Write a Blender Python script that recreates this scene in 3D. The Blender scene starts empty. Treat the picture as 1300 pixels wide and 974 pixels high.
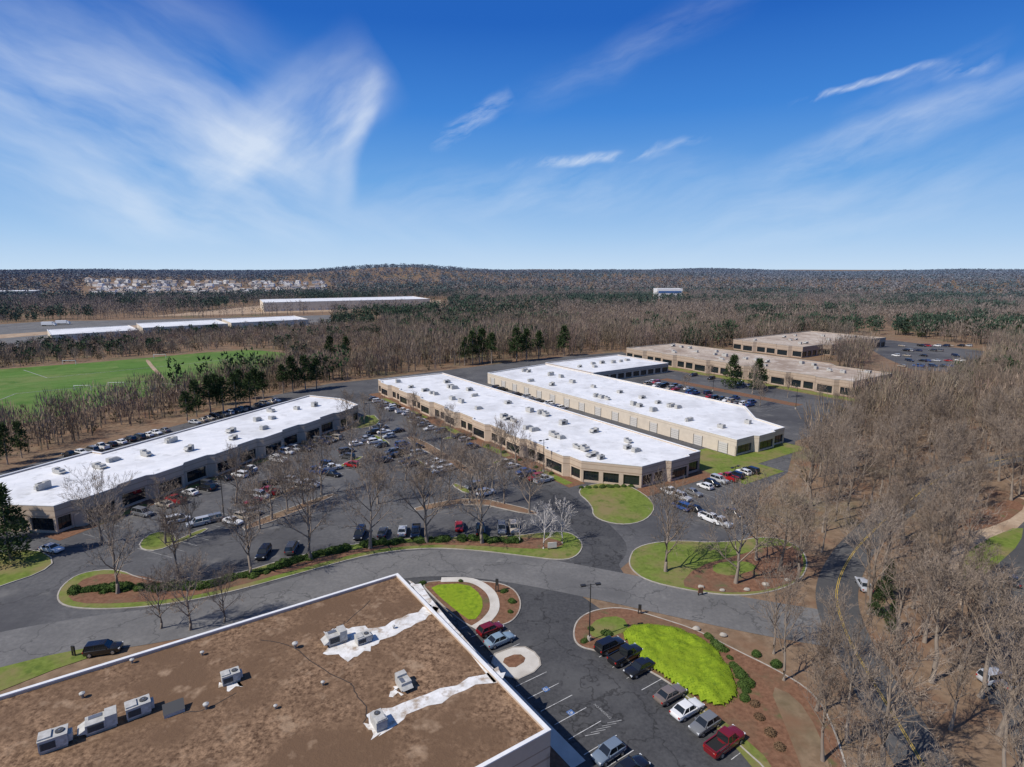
import bpy, math, random
import numpy as np
from mathutils import Vector, noise as mnoise
random.seed(7); rng=np.random.default_rng(7)
R=math.radians; PI=math.pi
SC=bpy.context.scene; C=SC.collection
# ------------------------------------------------------------------ camera model
F=751.0; P=R(11.0); H=55.0; SP,CP=math.sin(P),math.cos(P)
def G(px,py,z=0.0):
    vx=(px-650)/F; vy=(py-487)/F
    t=(H-z)/max(SP+vy*CP,0.004)
    return (vx*t,(CP-vy*SP)*t)
def W(u,v): return (.825*u-.565*v,.565*u+.825*v)
def W1(s,r): return (.39*s+.92*r,.92*s-.39*r)
E1=(.825,.565); E2=(-.565,.825)
A1=math.atan2(.565,.825)
# ------------------------------------------------------------------ mesh helpers
KIDS={}
class MB:
    def __init__(s): s.v=[];s.f=[];s.m=[]
    def fbox(s,O,d,a0,a1,b0,b1,z0,z1,mi=0):
        n=(-d[1],d[0]);k=len(s.v)
        for z in (z0,z1):
            for a,b in ((a0,b0),(a1,b0),(a1,b1),(a0,b1)):
                s.v.append((O[0]+d[0]*a+n[0]*b,O[1]+d[1]*a+n[1]*b,z))
        for q in ((3,2,1,0),(4,5,6,7),(0,1,5,4),(1,2,6,5),(2,3,7,6),(3,0,4,7)):
            s.f.append(tuple(k+i for i in q));s.m.append(mi)
    def box(s,x0,x1,y0,y1,z0,z1,mi=0): s.fbox((0,0),(1,0),x0,x1,y0,y1,z0,z1,mi)
    def flat(s,poly,z,mi=0):
        k=len(s.v);s.v+=[(p[0],p[1],z) for p in poly];s.f.append(tuple(range(k,k+len(poly))));s.m.append(mi)
    def ring(s,po,zo,pi_,zi,mi=0):
        k=len(s.v);n=len(po)
        s.v+=[(p[0],p[1],zo) for p in po]+[(p[0],p[1],zi) for p in pi_]
        for i in range(n):
            j=(i+1)%n;s.f.append((k+i,k+j,k+n+j,k+n+i));s.m.append(mi)
    def tube(s,pts,rad,sides=6,mi=0,cap=False):
        k=len(s.v);n=len(pts)
        for i,p in enumerate(pts):
            p=Vector(p)
            a=Vector(pts[max(0,i-1)]);b=Vector(pts[min(n-1,i+1)])
            d=(b-a)
            if d.length<1e-6:d=Vector((0,0,1))
            d.normalize()
            x=d.cross(Vector((0,0,1)))
            if x.length<.05:x=d.cross(Vector((1,0,0)))
            x.normalize();y=d.cross(x)
            for j in range(sides):
                t=2*PI*j/sides
                q=p+(x*math.cos(t)+y*math.sin(t))*rad[i]
                s.v.append(q[:])
        for i in range(n-1):
            for j in range(sides):
                j2=(j+1)%sides
                s.f.append((k+i*sides+j,k+i*sides+j2,k+(i+1)*sides+j2,k+(i+1)*sides+j));s.m.append(mi)
        if cap:
            s.f.append(tuple(k+(n-1)*sides+j for j in range(sides)));s.m.append(mi)
            s.f.append(tuple(k+sides-1-j for j in range(sides)));s.m.append(mi)
    def face(s,vs,mi=0):
        k=len(s.v);s.v+=[tuple(x) for x in vs];s.f.append(tuple(range(k,k+len(vs))));s.m.append(mi)
    def add(s,o,mi=None,off=(0,0,0)):
        k=len(s.v);s.v+=[(a+off[0],b+off[1],c+off[2]) for a,b,c in o.v]
        s.f+=[tuple(i+k for i in f) for f in o.f];s.m+=[(mi if mi is not None else q) for q in o.m]
    def mesh(s,name,mats,smooth=None,off=(0,0,0)):
        me=bpy.data.meshes.new(name)
        vs=[(a-off[0],b-off[1],c-off[2]) for a,b,c in s.v] if off!=(0,0,0) else s.v
        me.from_pydata(vs,[],s.f)
        if not isinstance(mats,(list,tuple)):mats=[mats]
        for m in mats:me.materials.append(m)
        if len(mats)>1:me.polygons.foreach_set('material_index',s.m)
        if smooth:
            me.shade_smooth();me.set_sharp_from_angle(angle=R(smooth))
        me.update();return me
    def build(s,name,mats,parent=None,smooth=None,world=False):
        off=(0,0,0)
        if parent is not None and world: off=tuple(parent['_loc'])
        return link(name,s.mesh(name,mats,smooth,off),parent)
def link(name,data,parent=None):
    o=bpy.data.objects.new(name,data);C.objects.link(o)
    if parent is not None:
        o.parent=parent;KIDS.setdefault(parent.name,[]).append(o)
    return o
def tag(o,label=None,cat=None,group=None,kind=None):
    if label:o['label']=label
    if cat:o['category']=cat
    if group:o['group']=group
    if kind:o['kind']=kind
    return o
def thing(name,label,cat,loc=(0,0,0),rz=0,group=None):
    o=link(name,None);o.location=loc;o.rotation_euler=(0,0,rz)
    o['_loc']=list(loc)
    return tag(o,label,cat,group)
def clean():
    for o in bpy.data.objects:
        if '_loc' in o: del o['_loc']
def dup(o,parent=None):
    c=o.copy();C.objects.link(c)
    if parent is not None:
        c.parent=parent;KIDS.setdefault(parent.name,[]).append(c)
    for k in list(KIDS.get(o.name,[])):dup(k,c)
    return c
def struct(name,mb,m,smooth=None):
    return tag(mb.build(name,m,smooth=smooth),kind='structure')
def area(p): return .5*sum(p[i][0]*p[(i+1)%len(p)][1]-p[(i+1)%len(p)][0]*p[i][1] for i in range(len(p)))
def ccw(p): return list(p) if area(p)>0 else list(reversed(p))
def inset(p,d):
    n=len(p);out=[]
    for i in range(n):
        a,b,c=p[i-1],p[i],p[(i+1)%n]
        def nn(q,r):
            x,y=r[0]-q[0],r[1]-q[1];l=math.hypot(x,y) or 1;return (-y/l,x/l)
        n0,n1=nn(a,b),nn(b,c);k=max(.35,1+n0[0]*n1[0]+n0[1]*n1[1])
        out.append((b[0]+d*(n0[0]+n1[0])/k,b[1]+d*(n0[1]+n1[1])/k))
    return out
def smooth_closed(p,it=2):
    for _ in range(it):
        q=[]
        for i in range(len(p)):
            a,b=p[i],p[(i+1)%len(p)]
            q+=[(a[0]*.75+b[0]*.25,a[1]*.75+b[1]*.25),(a[0]*.25+b[0]*.75,a[1]*.25+b[1]*.75)]
        p=q
    return p
def catmull(p,n=8):
    out=[];q=[p[0]]+list(p)+[p[-1]]
    for i in range(1,len(q)-2):
        for k in range(n):
            t=k/n;r=[]
            for a in (0,1):
                p0,p1,p2,p3=q[i-1][a],q[i][a],q[i+1][a],q[i+2][a]
                r.append(.5*(2*p1+(p2-p0)*t+(2*p0-5*p1+4*p2-p3)*t*t+(3*p1-p0-3*p2+p3)*t**3))
            out.append(tuple(r))
    out.append(tuple(p[-1]));return out
def ribbon(mb,pts,w,z,off=0):
    L=[];Rr=[]
    for i,p in enumerate(pts):
        a=pts[max(0,i-1)];b=pts[min(len(pts)-1,i+1)]
        x,y=b[0]-a[0],b[1]-a[1];l=math.hypot(x,y) or 1;nx,ny=-y/l,x/l
        L.append((p[0]+nx*(off+w/2),p[1]+ny*(off+w/2),z));Rr.append((p[0]+nx*(off-w/2),p[1]+ny*(off-w/2),z))
    k=len(mb.v);n=len(pts);mb.v+=L+Rr
    for i in range(n-1):
        mb.f.append((k+n+i,k+n+i+1,k+i+1,k+i));mb.m.append(0)
def inpoly(x,y,poly):
    x=np.asarray(x);y=np.asarray(y);r=np.zeros(x.shape,bool);n=len(poly)
    for i in range(n):
        x0,y0=poly[i];x1,y1=poly[(i+1)%n]
        if y0==y1:continue
        c=((y0>y)!=(y1>y))&(x<(x1-x0)*(y-y0)/(y1-y0)+x0);r^=c
    return r
# ------------------------------------------------------------------ materials
def N(nt,t,**k):
    n=nt.nodes.new(t)
    for a,b in k.items():
        if a.startswith('i_'):
            key=a[2:]; key=int(key) if key.isdigit() else key.replace('_',' ')
            n.inputs[key].default_value=b
        else:setattr(n,a,b)
    return n
def newmat(name,base=(.5,.5,.5),rough=.8,spec=.3,metal=0):
    m=bpy.data.materials.new(name);m.use_nodes=True
    b=m.node_tree.nodes['Principled BSDF']
    b.inputs['Base Color'].default_value=(*base,1);b.inputs['Roughness'].default_value=rough
    b.inputs['Specular IOR Level'].default_value=spec;b.inputs['Metallic'].default_value=metal
    return m,m.node_tree,b
def ramp(nt,fac,stops):
    r=N(nt,'ShaderNodeValToRGB');e=r.color_ramp.elements
    while len(e)<len(stops):e.new(.5)
    for i,(p,c) in enumerate(stops):
        e[i].position=p;e[i].color=(c,c,c,1) if isinstance(c,(int,float)) else (*c,1)
    nt.links.new(fac,r.inputs[0]);return r.outputs[0]
def mix(nt,fac,a,b,mode='MIX'):
    m=N(nt,'ShaderNodeMix',data_type='RGBA',blend_type=mode)
    for i,x in ((0,fac),(6,a),(7,b)):
        if hasattr(x,'is_linked'):nt.links.new(x,m.inputs[i])
        elif i==0:m.inputs[0].default_value=x
        else:m.inputs[i].default_value=(*x,1)
    return m.outputs[2]
def noisemat(name,c1,c2,scale,c3=None,s3=.05,t3=(.45,.65),c4=None,s4=.4,t4=(.55,.7),rough=.9,bump=0,spec=.2,cracks=0,seams=None,ccr=(.02,.02,.02),det=4,t1=(.33,.67)):
    m,nt,b=newmat(name,c1,rough,spec)
    tc=N(nt,'ShaderNodeTexCoord').outputs['Object']
    def nz(s,d=det):
        n=N(nt,'ShaderNodeTexNoise',i_Scale=s,i_Detail=d,i_Roughness=.65);nt.links.new(tc,n.inputs['Vector']);return n.outputs['Fac']
    f=nz(scale);col=ramp(nt,f,[(t1[0],c1),(t1[1],c2)])
    if c3:col=mix(nt,ramp(nt,nz(s3),[(t3[0],0.),(t3[1],1.)]),col,c3)
    if c4:col=mix(nt,ramp(nt,nz(s4,3),[(t4[0],0.),(t4[1],1.)]),col,c4)
    if cracks:
        w=N(nt,'ShaderNodeTexVoronoi',feature='DISTANCE_TO_EDGE',i_Scale=cracks)
        nn=N(nt,'ShaderNodeTexNoise',i_Scale=.5,i_Detail=3);nt.links.new(tc,nn.inputs['Vector'])
        va=N(nt,'ShaderNodeVectorMath',operation='ADD');nt.links.new(tc,va.inputs[0])
        sc=N(nt,'ShaderNodeVectorMath',operation='SCALE');sc.inputs['Scale'].default_value=4.;nt.links.new(nn.outputs['Color'],sc.inputs[0])
        nt.links.new(sc.outputs[0],va.inputs[1]);nt.links.new(va.outputs[0],w.inputs['Vector'])
        col=mix(nt,ramp(nt,w.outputs['Distance'],[(.004,.6),(.014,0.)]),col,ccr)
    if seams:
        br=N(nt,'ShaderNodeTexBrick',i_Scale=1.,i_Mortar_Size=.03,i_Brick_Width=seams[0],i_Row_Height=seams[1]);br.offset=.5
        mp=N(nt,'ShaderNodeMapping');mp.inputs['Rotation'].default_value=(0,0,-A1);nt.links.new(tc,mp.inputs[0]);nt.links.new(mp.outputs[0],br.inputs['Vector'])
        k=N(nt,'ShaderNodeMath',operation='MULTIPLY');k.inputs[1].default_value=seams[2];nt.links.new(br.outputs['Fac'],k.inputs[0])
        col=mix(nt,k.outputs[0],col,(.3,.3,.31))
    nt.links.new(col,b.inputs['Base Color'])
    if bump:
        bp=N(nt,'ShaderNodeBump',i_Strength=bump,i_Distance=.1);nt.links.new(f,bp.inputs['Height']);nt.links.new(bp.outputs[0],b.inputs['Normal'])
    return m
def objcol(name,rough=.25,spec=.5,coat=0.):
    m,nt,b=newmat(name,(1,1,1),rough,spec)
    oi=N(nt,'ShaderNodeObjectInfo');nt.links.new(oi.outputs['Color'],b.inputs['Base Color'])
    b.inputs['Coat Weight'].default_value=coat;return m
def randmat(name,c1,c2,rough=.9):
    m,nt,b=newmat(name,c1,rough,.15)
    oi=N(nt,'ShaderNodeObjectInfo');g=N(nt,'ShaderNodeNewGeometry')
    k=N(nt,'ShaderNodeMath',operation='MULTIPLY_ADD');nt.links.new(g.outputs['Random Per Island'],k.inputs[0]);k.inputs[1].default_value=.5
    h=N(nt,'ShaderNodeMath',operation='MULTIPLY');h.inputs[1].default_value=.5;nt.links.new(oi.outputs['Random'],h.inputs[0]);nt.links.new(h.outputs[0],k.inputs[2])
    nt.links.new(mix(nt,k.outputs[0],c1,c2),b.inputs['Base Color']);return m
mt={}
mt['asph']=noisemat('lot_asphalt',(.086,.086,.089),(.128,.127,.127),1.3,(.064,.064,.068),.035,(.42,.62),(.165,.16,.152),.12,(.58,.76),cracks=.06,ccr=(.045,.045,.045))
mt['drive']=noisemat('drive_asphalt',(.135,.133,.13),(.185,.18,.174),1.6,(.105,.104,.104),.06,(.45,.7),(.21,.205,.195),.3,(.62,.8),cracks=.09,ccr=(.06,.06,.06))
mt['near']=noisemat('sealed_asphalt',(.046,.047,.05),(.078,.078,.08),2.0,(.10,.10,.10),.08,(.5,.7),(.045,.045,.047),.5,(.6,.7),cracks=.1)
mt['road']=noisemat('road_asphalt',(.075,.075,.075),(.11,.108,.105),1.5,(.06,.06,.062),.05)
mt['ground']=noisemat('leaf_litter',(.145,.096,.06),(.255,.178,.115),.55,(.12,.115,.06),.018,(.52,.68),(.185,.105,.062),.12,(.48,.68),bump=.3)
mt['lawn']=noisemat('lawn_grass',(.105,.145,.022),(.165,.21,.042),1.1,(.21,.17,.075),.11,(.44,.64),(.09,.13,.022),.4,(.55,.7),bump=.3)
mt['field']=noisemat('field_grass',(.070,.150,.022),(.098,.182,.034),.25,(.135,.18,.05),.022,(.45,.62),(.065,.135,.02),.06,(.5,.65))
mt['field2']=noisemat('field_grass_pale',(.10,.175,.034),(.13,.205,.048),.25,(.085,.16,.03),.022,(.42,.6),(.15,.19,.06),.06,(.55,.7))
mt['ylawn']=noisemat('yellow_green_groundcover',(.13,.205,.010),(.245,.335,.018),1.6,(.19,.26,.015),.25,(.45,.65),(.10,.165,.012),.7,(.56,.72),bump=.5)
mt['mulch']=noisemat('red_mulch',(.13,.065,.038),(.225,.12,.072),1.6,(.145,.10,.06),.15,(.5,.7),(.11,.11,.045),.3,(.6,.72),bump=.4)
mt['conc']=noisemat('kerb_concrete',(.34,.31,.265),(.46,.425,.37),1.2,(.27,.24,.205),.2)
mt['walk']=noisemat('pale_concrete',(.50,.47,.42),(.62,.59,.53),1.2,(.44,.41,.36),.3)
mt['sand']=noisemat('bare_soil',(.34,.25,.17),(.45,.35,.25),.8,(.28,.19,.12),.1)
mt['white_roof']=noisemat('white_membrane',(.66,.67,.68),(.78,.78,.78),.3,(.57,.57,.57),.09,(.48,.68),(.47,.47,.46),.28,(.6,.76),rough=.6,seams=(24.,3.2,.35))
mt['gravel']=noisemat('gravel_roof',(.066,.036,.020),(.335,.215,.130),2.2,(.14,.085,.05),.10,(.40,.60),(.35,.245,.16),.35,(.58,.78),bump=.9,det=10,t1=(.36,.64))
mt['farroof']=noisemat('tan_gravel_roof',(.36,.295,.235),(.52,.445,.365),1.0,(.29,.225,.175),.06,(.45,.65),(.55,.5,.44),.2,(.55,.7))
mt['patch']=noisemat('white_roof_patch',(.56,.55,.52),(.78,.77,.75),1.0,(.36,.29,.22),.6,(.5,.66),rough=.7)
mt['tar']=newmat('tar_seam',(.045,.035,.028),.7)[0]
mt['white']=noisemat('white_metal',(.66,.66,.65),(.76,.76,.75),1.5,rough=.45)
mt['paint']=noisemat('road_paint',(.42,.42,.41),(.62,.62,.60),3.,(.2,.2,.2),.8,(.5,.66))
mt['oldpaint']=noisemat('faded_road_paint',(.24,.24,.235),(.42,.42,.41),2.,(.13,.13,.13),.5,(.5,.7))
mt['yellow']=noisemat('yellow_paint',(.42,.28,.05),(.55,.38,.06),3.)
mt['blue']=noisemat('blue_paint',(.05,.11,.27),(.08,.16,.34),3.)
mt['hvac']=noisemat('unit_metal',(.36,.355,.33),(.52,.51,.48),1.2,(.25,.23,.2),.9,(.55,.75),rough=.55)
mt['hvacd']=newmat('unit_grille',(.07,.07,.07),.5)[0]
mt['metal']=newmat('grey_steel',(.25,.26,.27),.4,.5,.6)[0]
mt['dark']=newmat('dark_bronze_metal',(.03,.028,.026),.45,.4)[0]
mt['glass']=newmat('tinted_glass',(.012,.018,.022),.06,.7)[0]
mt['cglass']=newmat('car_glass',(.015,.018,.02),.05,.8)[0]
mt['tyre']=newmat('tyre_rubber',(.018,.018,.018),.85)[0]
mt['rim']=newmat('wheel_alloy',(.4,.4,.41),.3,.5,.7)[0]
mt['hl']=newmat('headlight_glass',(.7,.72,.72),.1,.6)[0]
mt['tl']=newmat('taillight_red',(.35,.015,.012),.2,.5)[0]
mt['cpaint']=objcol('car_paint',.25,.5,.6)
mt['housewall']=objcol('house_paint',.8,.2)
mt['bark']=randmat('grey_bark',(.18,.145,.115),(.32,.27,.22))
mt['twig']=randmat('bare_twigs',(.155,.118,.09),(.315,.255,.20))
mt['palebark']=randmat('pale_bark',(.45,.41,.37),(.62,.58,.54))
mt['needle']=randmat('pine_needles',(.020,.040,.014),(.06,.09,.032))
mt['leaf']=randmat('shrub_leaves',(.030,.062,.015),(.085,.13,.03))
mt['yleaf']=randmat('yellow_green_leaves',(.14,.22,.010),(.31,.41,.025))
mt['redbrush']=randmat('rusty_shrub',(.10,.06,.035),(.18,.12,.07))
def wallmat(name,c,band,zs):
    m=noisemat(name,tuple(x*.9 for x in c),c,.8,tuple(x*.82 for x in c),.25,(.5,.75))
    nt=m.node_tree;b=nt.nodes['Principled BSDF'];src=b.inputs['Base Color'].links[0].from_socket
    g=N(nt,'ShaderNodeNewGeometry');s=N(nt,'ShaderNodeSeparateXYZ');nt.links.new(g.outputs['Position'],s.inputs[0])
    col=src
    for z0,z1 in zs:
        a=N(nt,'ShaderNodeMath',operation='GREATER_THAN');a.inputs[1].default_value=z0;nt.links.new(s.outputs[2],a.inputs[0])
        d=N(nt,'ShaderNodeMath',operation='LESS_THAN');d.inputs[1].default_value=z1;nt.links.new(s.outputs[2],d.inputs[0])
        k=N(nt,'ShaderNodeMath',operation='MULTIPLY');nt.links.new(a.outputs[0],k.inputs[0]);nt.links.new(d.outputs[0],k.inputs[1])
        col=mix(nt,k.outputs[0],col,band)
    nt.links.new(col,b.inputs['Base Color']);return m
mt['tan']=wallmat('tan_concrete_wall',(.54,.43,.325),(.34,.25,.18),[(3.55,3.8),(4.95,5.1)])
mt['cream']=wallmat('cream_block_wall',(.64,.56,.45),(.46,.39,.30),[(4.2,4.35)])
mt['brownw']=wallmat('brown_concrete_wall',(.44,.345,.265),(.27,.2,.145),[(4.0,4.25),(5.6,5.8)])
mt['door']=newmat('dock_door_paint',(.55,.53,.49),.6)[0]
m,nt,b=newmat('woodland_foliage',(.2,.16,.12),.95,.1)
va=N(nt,'ShaderNodeVertexColor');va.layer_name='Col';nt.links.new(va.outputs[0],b.inputs['Base Color']);mt['vcol']=m
# ------------------------------------------------------------------ ground with far hills
def hill(x,y):
    d=math.hypot(x,y)
    r=min(1,max(0,(d-1500)/1500));r=r*r*(3-2*r)
    h=mnoise.noise(Vector((x/1000,y/1500,3.1)))*.5+.5
    h2=mnoise.noise(Vector((x/360,y/700,7.7)))*.5+.5
    b=62*math.exp(-((x+520)/400)**2-((y-2700)/600)**2)
    return r*(38*h+15*h2)+b*r*.62
ys=[-300,-100,0,60,120,200,300,400,550,700,850,1000,1200,1400]+list(np.arange(1600,4200,130))+[4600,5200,6000,7000,9000,12000]
xs=np.concatenate([-np.array([12000,9000,7000,5500,4500]),np.arange(-3900,3901,150),[4500,5500,7000,9000,12000]])
gb=MB()
for y in ys:
    for x in xs:gb.v.append((float(x),float(y),hill(x,y)))
nx=len(xs)
for j in range(len(ys)-1):
    for i in range(nx-1):
        gb.f.append((j*nx+i,j*nx+i+1,(j+1)*nx+i+1,(j+1)*nx+i));gb.m.append(0)
struct('ground',gb,mt['ground'],smooth=60)
# ------------------------------------------------------------------ paved sheets
def sheet(name,poly,z,m):
    b=MB();b.flat(ccw(poly),z);return struct(name,b,m)
lot_poly=[(-300,690),(-60,610),(60,575),(140,551),(300,512),(420,487),(470,482),(600,466),(690,455),(790,447),(850,470),(900,478),(1090,512),(1060,545),(1010,560),(1000,600),(965,625),(955,680),(900,705),(800,712),(760,745),(500,735),(300,790),(0,850),(-300,930)]
sheet('parking_lot',[G(*q) for q in lot_poly],.02,mt['asph'])
sheet('parking_lot',[G(*q) for q in [(1085,432),(1130,432),(1250,446),(1235,474),(1160,470),(1125,455)]],.03,mt['asph'])
sheet('parking_lot',[W(310,150),W(352,185),W(352,255),W(310,258)],.03,mt['asph'])
sheet('parking_lot',[W(u,v) for u,v in [(33,5),(62,5),(62,92),(33,92)]],.032,mt['near'])
drive_px=[(-250,915),(-60,840),(80,810),(200,793),(300,774),(400,745),(480,722),(560,714),(650,721),(760,741),(870,764),(960,782),(1065,800)]
drive_pts=catmull([G(*q) for q in drive_px],8)
b=MB();ribbon(b,drive_pts,10.5,.044);struct('road',b,mt['drive'])
spur=catmull([G(*q) for q in [(770,740),(757,715),(768,690),(735,655),(700,628),(660,605)]],6)
b=MB();ribbon(b,spur,8.5,.037);struct('road',b,mt['near'])
pub_px=[(1260,1130),(1165,960),(1108,865),(1075,805),(1062,755),(1075,715),(1103,680),(1150,640),(1225,595),(1400,560)]
pub_pts=catmull([G(*q) for q in pub_px],8)
b=MB();ribbon(b,pub_pts,6.4,.05);struct('road',b,mt['road'])
b=MB();ribbon(b,pub_pts,.10,.056,.12);ribbon(b,pub_pts,.10,.056,-.12);struct('road_line',b,mt['yellow'])
side_pts=catmull([G(*q) for q in [(1340,655),(1300,700),(1280,750),(1285,810),(1310,900),(1360,1010)]],6)
b=MB();ribbon(b,side_pts,7,.04);struct('road',b,mt['road'])
sheet('parking_lot',[G(*q) for q in [(1245,848),(1330,848),(1340,892),(1256,895)]],.045,mt['road'])
sheet('sand_bank',smooth_closed([G(*q) for q in [(1205,690),(1240,655),(1310,625),(1330,650),(1270,690),(1245,720),(1225,780),(1205,740)]],1),.03,mt['sand'])
sheet('lawn',smooth_closed([G(*q) for q in [(1215,718),(1240,690),(1300,665),(1296,690),(1265,718),(1230,748)]],1),.055,mt['lawn'])
sheet('mulch_bed',smooth_closed([G(*q) for q in [(1210,672),(1260,640),(1305,630),(1295,654),(1240,676)]],1),.06,mt['mulch'])
def island(px,top,name,it=2,world=False,hgt=.15):
    p=ccw(px if world else [G(*q) for q in px])
    if it:p=smooth_closed(p,it)
    i1=inset(p,.22)
    k=MB();k.ring(p,.0,p,hgt);k.ring(p,hgt,i1,hgt);k.ring(i1,hgt,i1,hgt-.04)
    struct('kerb',k,mt['conc'])
    return sheet(name,i1,hgt-.03,mt[top])
def bed(px,top,name,z=.135,it=1,world=False):
    p=px if world else [G(*q) for q in px]
    return sheet(name,smooth_closed(ccw(p),it) if it else p,z,mt[top])
I1=[(70,765),(76,745),(102,727),(150,722),(180,736),(240,742),(300,729),(370,708),(450,690),(540,682),(640,682),(700,675),(725,676),(742,690),(735,706),(715,713),(660,706),(600,699),(540,696),(470,704),(390,726),(300,751),(230,766),(160,774),(95,774)]
island(I1,'lawn','lawn')
bed([(84,755),(112,731),(165,728),(240,748),(330,729),(450,696),(560,686),(690,682),(720,690),(700,699),(600,693),(540,692),(470,699),(380,723),(290,748),(220,762),(150,767),(96,767)],'mulch','mulch_bed')
island([(728,622),(765,612),(800,616),(835,640),(822,662),(788,668),(752,658),(752,642)],'lawn','lawn')
island([(797,712),(806,694),(850,686),(920,690),(975,680),(1015,692),(1028,716),(1015,741),(975,754),(930,758),(870,750),(820,738),(801,724)],'lawn','lawn')
bed([(862,744),(884,720),(935,706),(985,692),(1012,696),(1022,714),(1012,738),(975,750),(930,754),(890,750)],'mulch','mulch_bed')
bed([(905,716),(945,712),(965,722),(930,733),(905,728)],'lawn','lawn',.145)
island([(533,741),(560,737),(622,738),(652,746),(664,766),(655,788),(632,797),(600,800),(570,778),(548,757)],'mulch','mulch_bed')
bed([(545,744),(592,741),(612,757),(613,776),(600,791),(580,777),(556,757)],'ylawn','lawn',.15)
sw=catmull([G(*q) for q in [(560,737),(598,738),(622,752),(628,772),(618,788),(602,799)]],6)
b=MB();ribbon(b,sw,1.6,.165);struct('sidewalk',b,mt['walk'])
I5=[(726,806),(732,786),(755,774),(792,771),(835,784),(885,800),(935,826),(985,850),(1035,880),(1060,925),(1080,990),(1090,1060),(1010,1060),(980,985),(940,950),(895,905),(842,862),(800,842),(760,828),(733,822)]
island(I5,'mulch','mulch_bed')
bed([(745,800),(760,785),(790,783),(800,800),(775,810),(755,812)],'lawn','lawn',.14)
bed([(850,860),(890,895),(930,925),(985,974),(1000,1040),(975,1000),(930,945),(880,900)],'lawn','lawn',.14)
bed([(975,870),(1010,885),(1040,930),(1060,1000),(1030,1010),(1000,930)],'ground','leaf_litter',.142)
island([W(39.8,65),W(45.8,64.6),W(46.6,61),W(45,58.3),W(39.8,58.4)],'walk','pavement',1,True)
bed([W(41.2,63.2),W(44.3,63),W(44.5,61),W(41.4,60.5)],'mulch','mulch_bed',.14,1,True)
sheet('mulch_bed',[W(34,43),W(38.9,43),W(38.9,84),W(34,84)],.06,mt['mulch'])
sheet('sidewalk',[W(37.6,43),W(39.6,43),W(39.6,78),W(37.6,78)],.08,mt['walk'])
sheet('lawn',[G(*q) for q in [(-150,900),(0,848),(60,833),(116,822),(124,832),(70,850),(0,878),(-100,915)]],.07,mt['lawn'])
island([(-120,725),(0,702),(48,697),(72,712),(52,728),(0,745),(-120,790)],'lawn','lawn',1)
island([(430,540),(472,524),(486,538),(452,546)],'lawn','lawn',1)
island([(175,690),(195,675),(222,676),(225,690),(200,700),(180,699)],'lawn','lawn',1)
island([(512,556),(526,553),(604,598),(596,606)],'ground','leaf_litter',1)
island([(306,668),(420,626),(428,630),(312,676)],'ground','leaf_litter',1)
island([(525,644),(600,630),(686,650),(680,656),(600,638),(528,651)],'ground','leaf_litter',1)
for v0,v1 in ((121,129),(146,158),(172,184)):island([W(69,v0),W(71,v0),W(71,v1),W(69,v1)],'lawn','lawn',1,True)
for s0,s1 in ((76,84),(100,112),(128,138)):island([W1(s0,-106),W1(s1,-106),W1(s1,-108),W1(s0,-108)],'lawn' if s0!=100 else 'ground','lawn' if s0!=100 else 'leaf_litter',1,True)
for v0 in (136,166,194):island([W(87.4,v0),W(92.5,v0),W(92.5,v0+2.4),W(87.4,v0+2.4)],'lawn','lawn',1,True)
def uvbed(u0,u1,v0,v1,top,name,z=.06): sheet(name,[W(u0,v0),W(u1,v0),W(u1,v1),W(u0,v1)],z,mt[top])
uvbed(93,98.5,110,249,'mulch','mulch_bed',.05)
for v0 in (112,140,168,196,224): uvbed(93.4,96,v0,v0+13,'lawn','lawn',.07)
uvbed(104,132,94.5,99.6,'mulch','mulch_bed',.05)
uvbed(132,150,86,112,'lawn','lawn',.05)
uvbed(149,176,94,102,'lawn','lawn',.06)
uvbed(191.5,195,126,212,'lawn','lawn',.05)
uvbed(256,262,118,262,'lawn','lawn',.05)
uvbed(227,233,128,200,'mulch','mulch_bed',.05)
def srbed(s0,s1,r0,r1,top,name,z=.06): sheet(name,[W1(s0,r0),W1(s1,r0),W1(s1,r1),W1(s0,r1)],z,mt[top])
srbed(68,172,-135,-130,'mulch','mulch_bed',.05)
for s0 in (76,98,120,142): srbed(s0,s0+12,-132.5,-130.2,'lawn','lawn',.07)
srbed(60,190,-182.5,-163,'asph','parking_lot',.03)
srbed(60,190,-206,-190,'ground','leaf_litter',.05)
# sports field
sheet('sports_field',smooth_closed([G(*q) for q in [(-320,570),(-320,492),(0,469),(150,458),(300,444),(345,446),(372,450),(350,468),(300,478),(240,493),(130,515),(20,542)]],1),.03,mt['field'])
sheet('sports_field',smooth_closed([G(*q) for q in [(190,457),(300,446),(340,448),(362,452),(340,467),(298,476),(245,487),(212,480)]],1),.05,mt['field2'])
for a,c in (((-60,497),(176,475)),((-60,511),(190,486)),((-60,485),(150,466))):
    A,D=G(*a),G(*c);x,y=D[0]-A[0],D[1]-A[1];l=math.hypot(x,y);k=MB();k.fbox(A,(x/l,y/l),0,l,-4,4,.035,.045);struct('mowing_band',k,mt['field2'])
b=MB()
def pline(a,c,w=.4,z=.08):
    A,D=G(*a),G(*c);x,y=D[0]-A[0],D[1]-A[1];l=math.hypot(x,y);b.fbox(A,(x/l,y/l),0,l,-w/2,w/2,z-.01,z)
for a,c in (((20,500),(190,484)),((190,484),(230,490)),((20,500),(0,508)),((60,480),(230,463)),((30,470),(60,480)),((230,463),(330,452))):pline(a,c)
struct('field_line',b,mt['oldpaint'])
sheet('sand_bank',smooth_closed([G(*q) for q in [(184,457),(190,466),(206,482),(211,482),(196,466),(189,457)]],1),.07,mt['sand'])
sheet('yard',[G(*q) for q in [(-200,455),(-200,418),(0,412),(60,408),(200,406),(420,400),(420,412),(200,425),(50,440)]],.04,mt['drive'])
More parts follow.
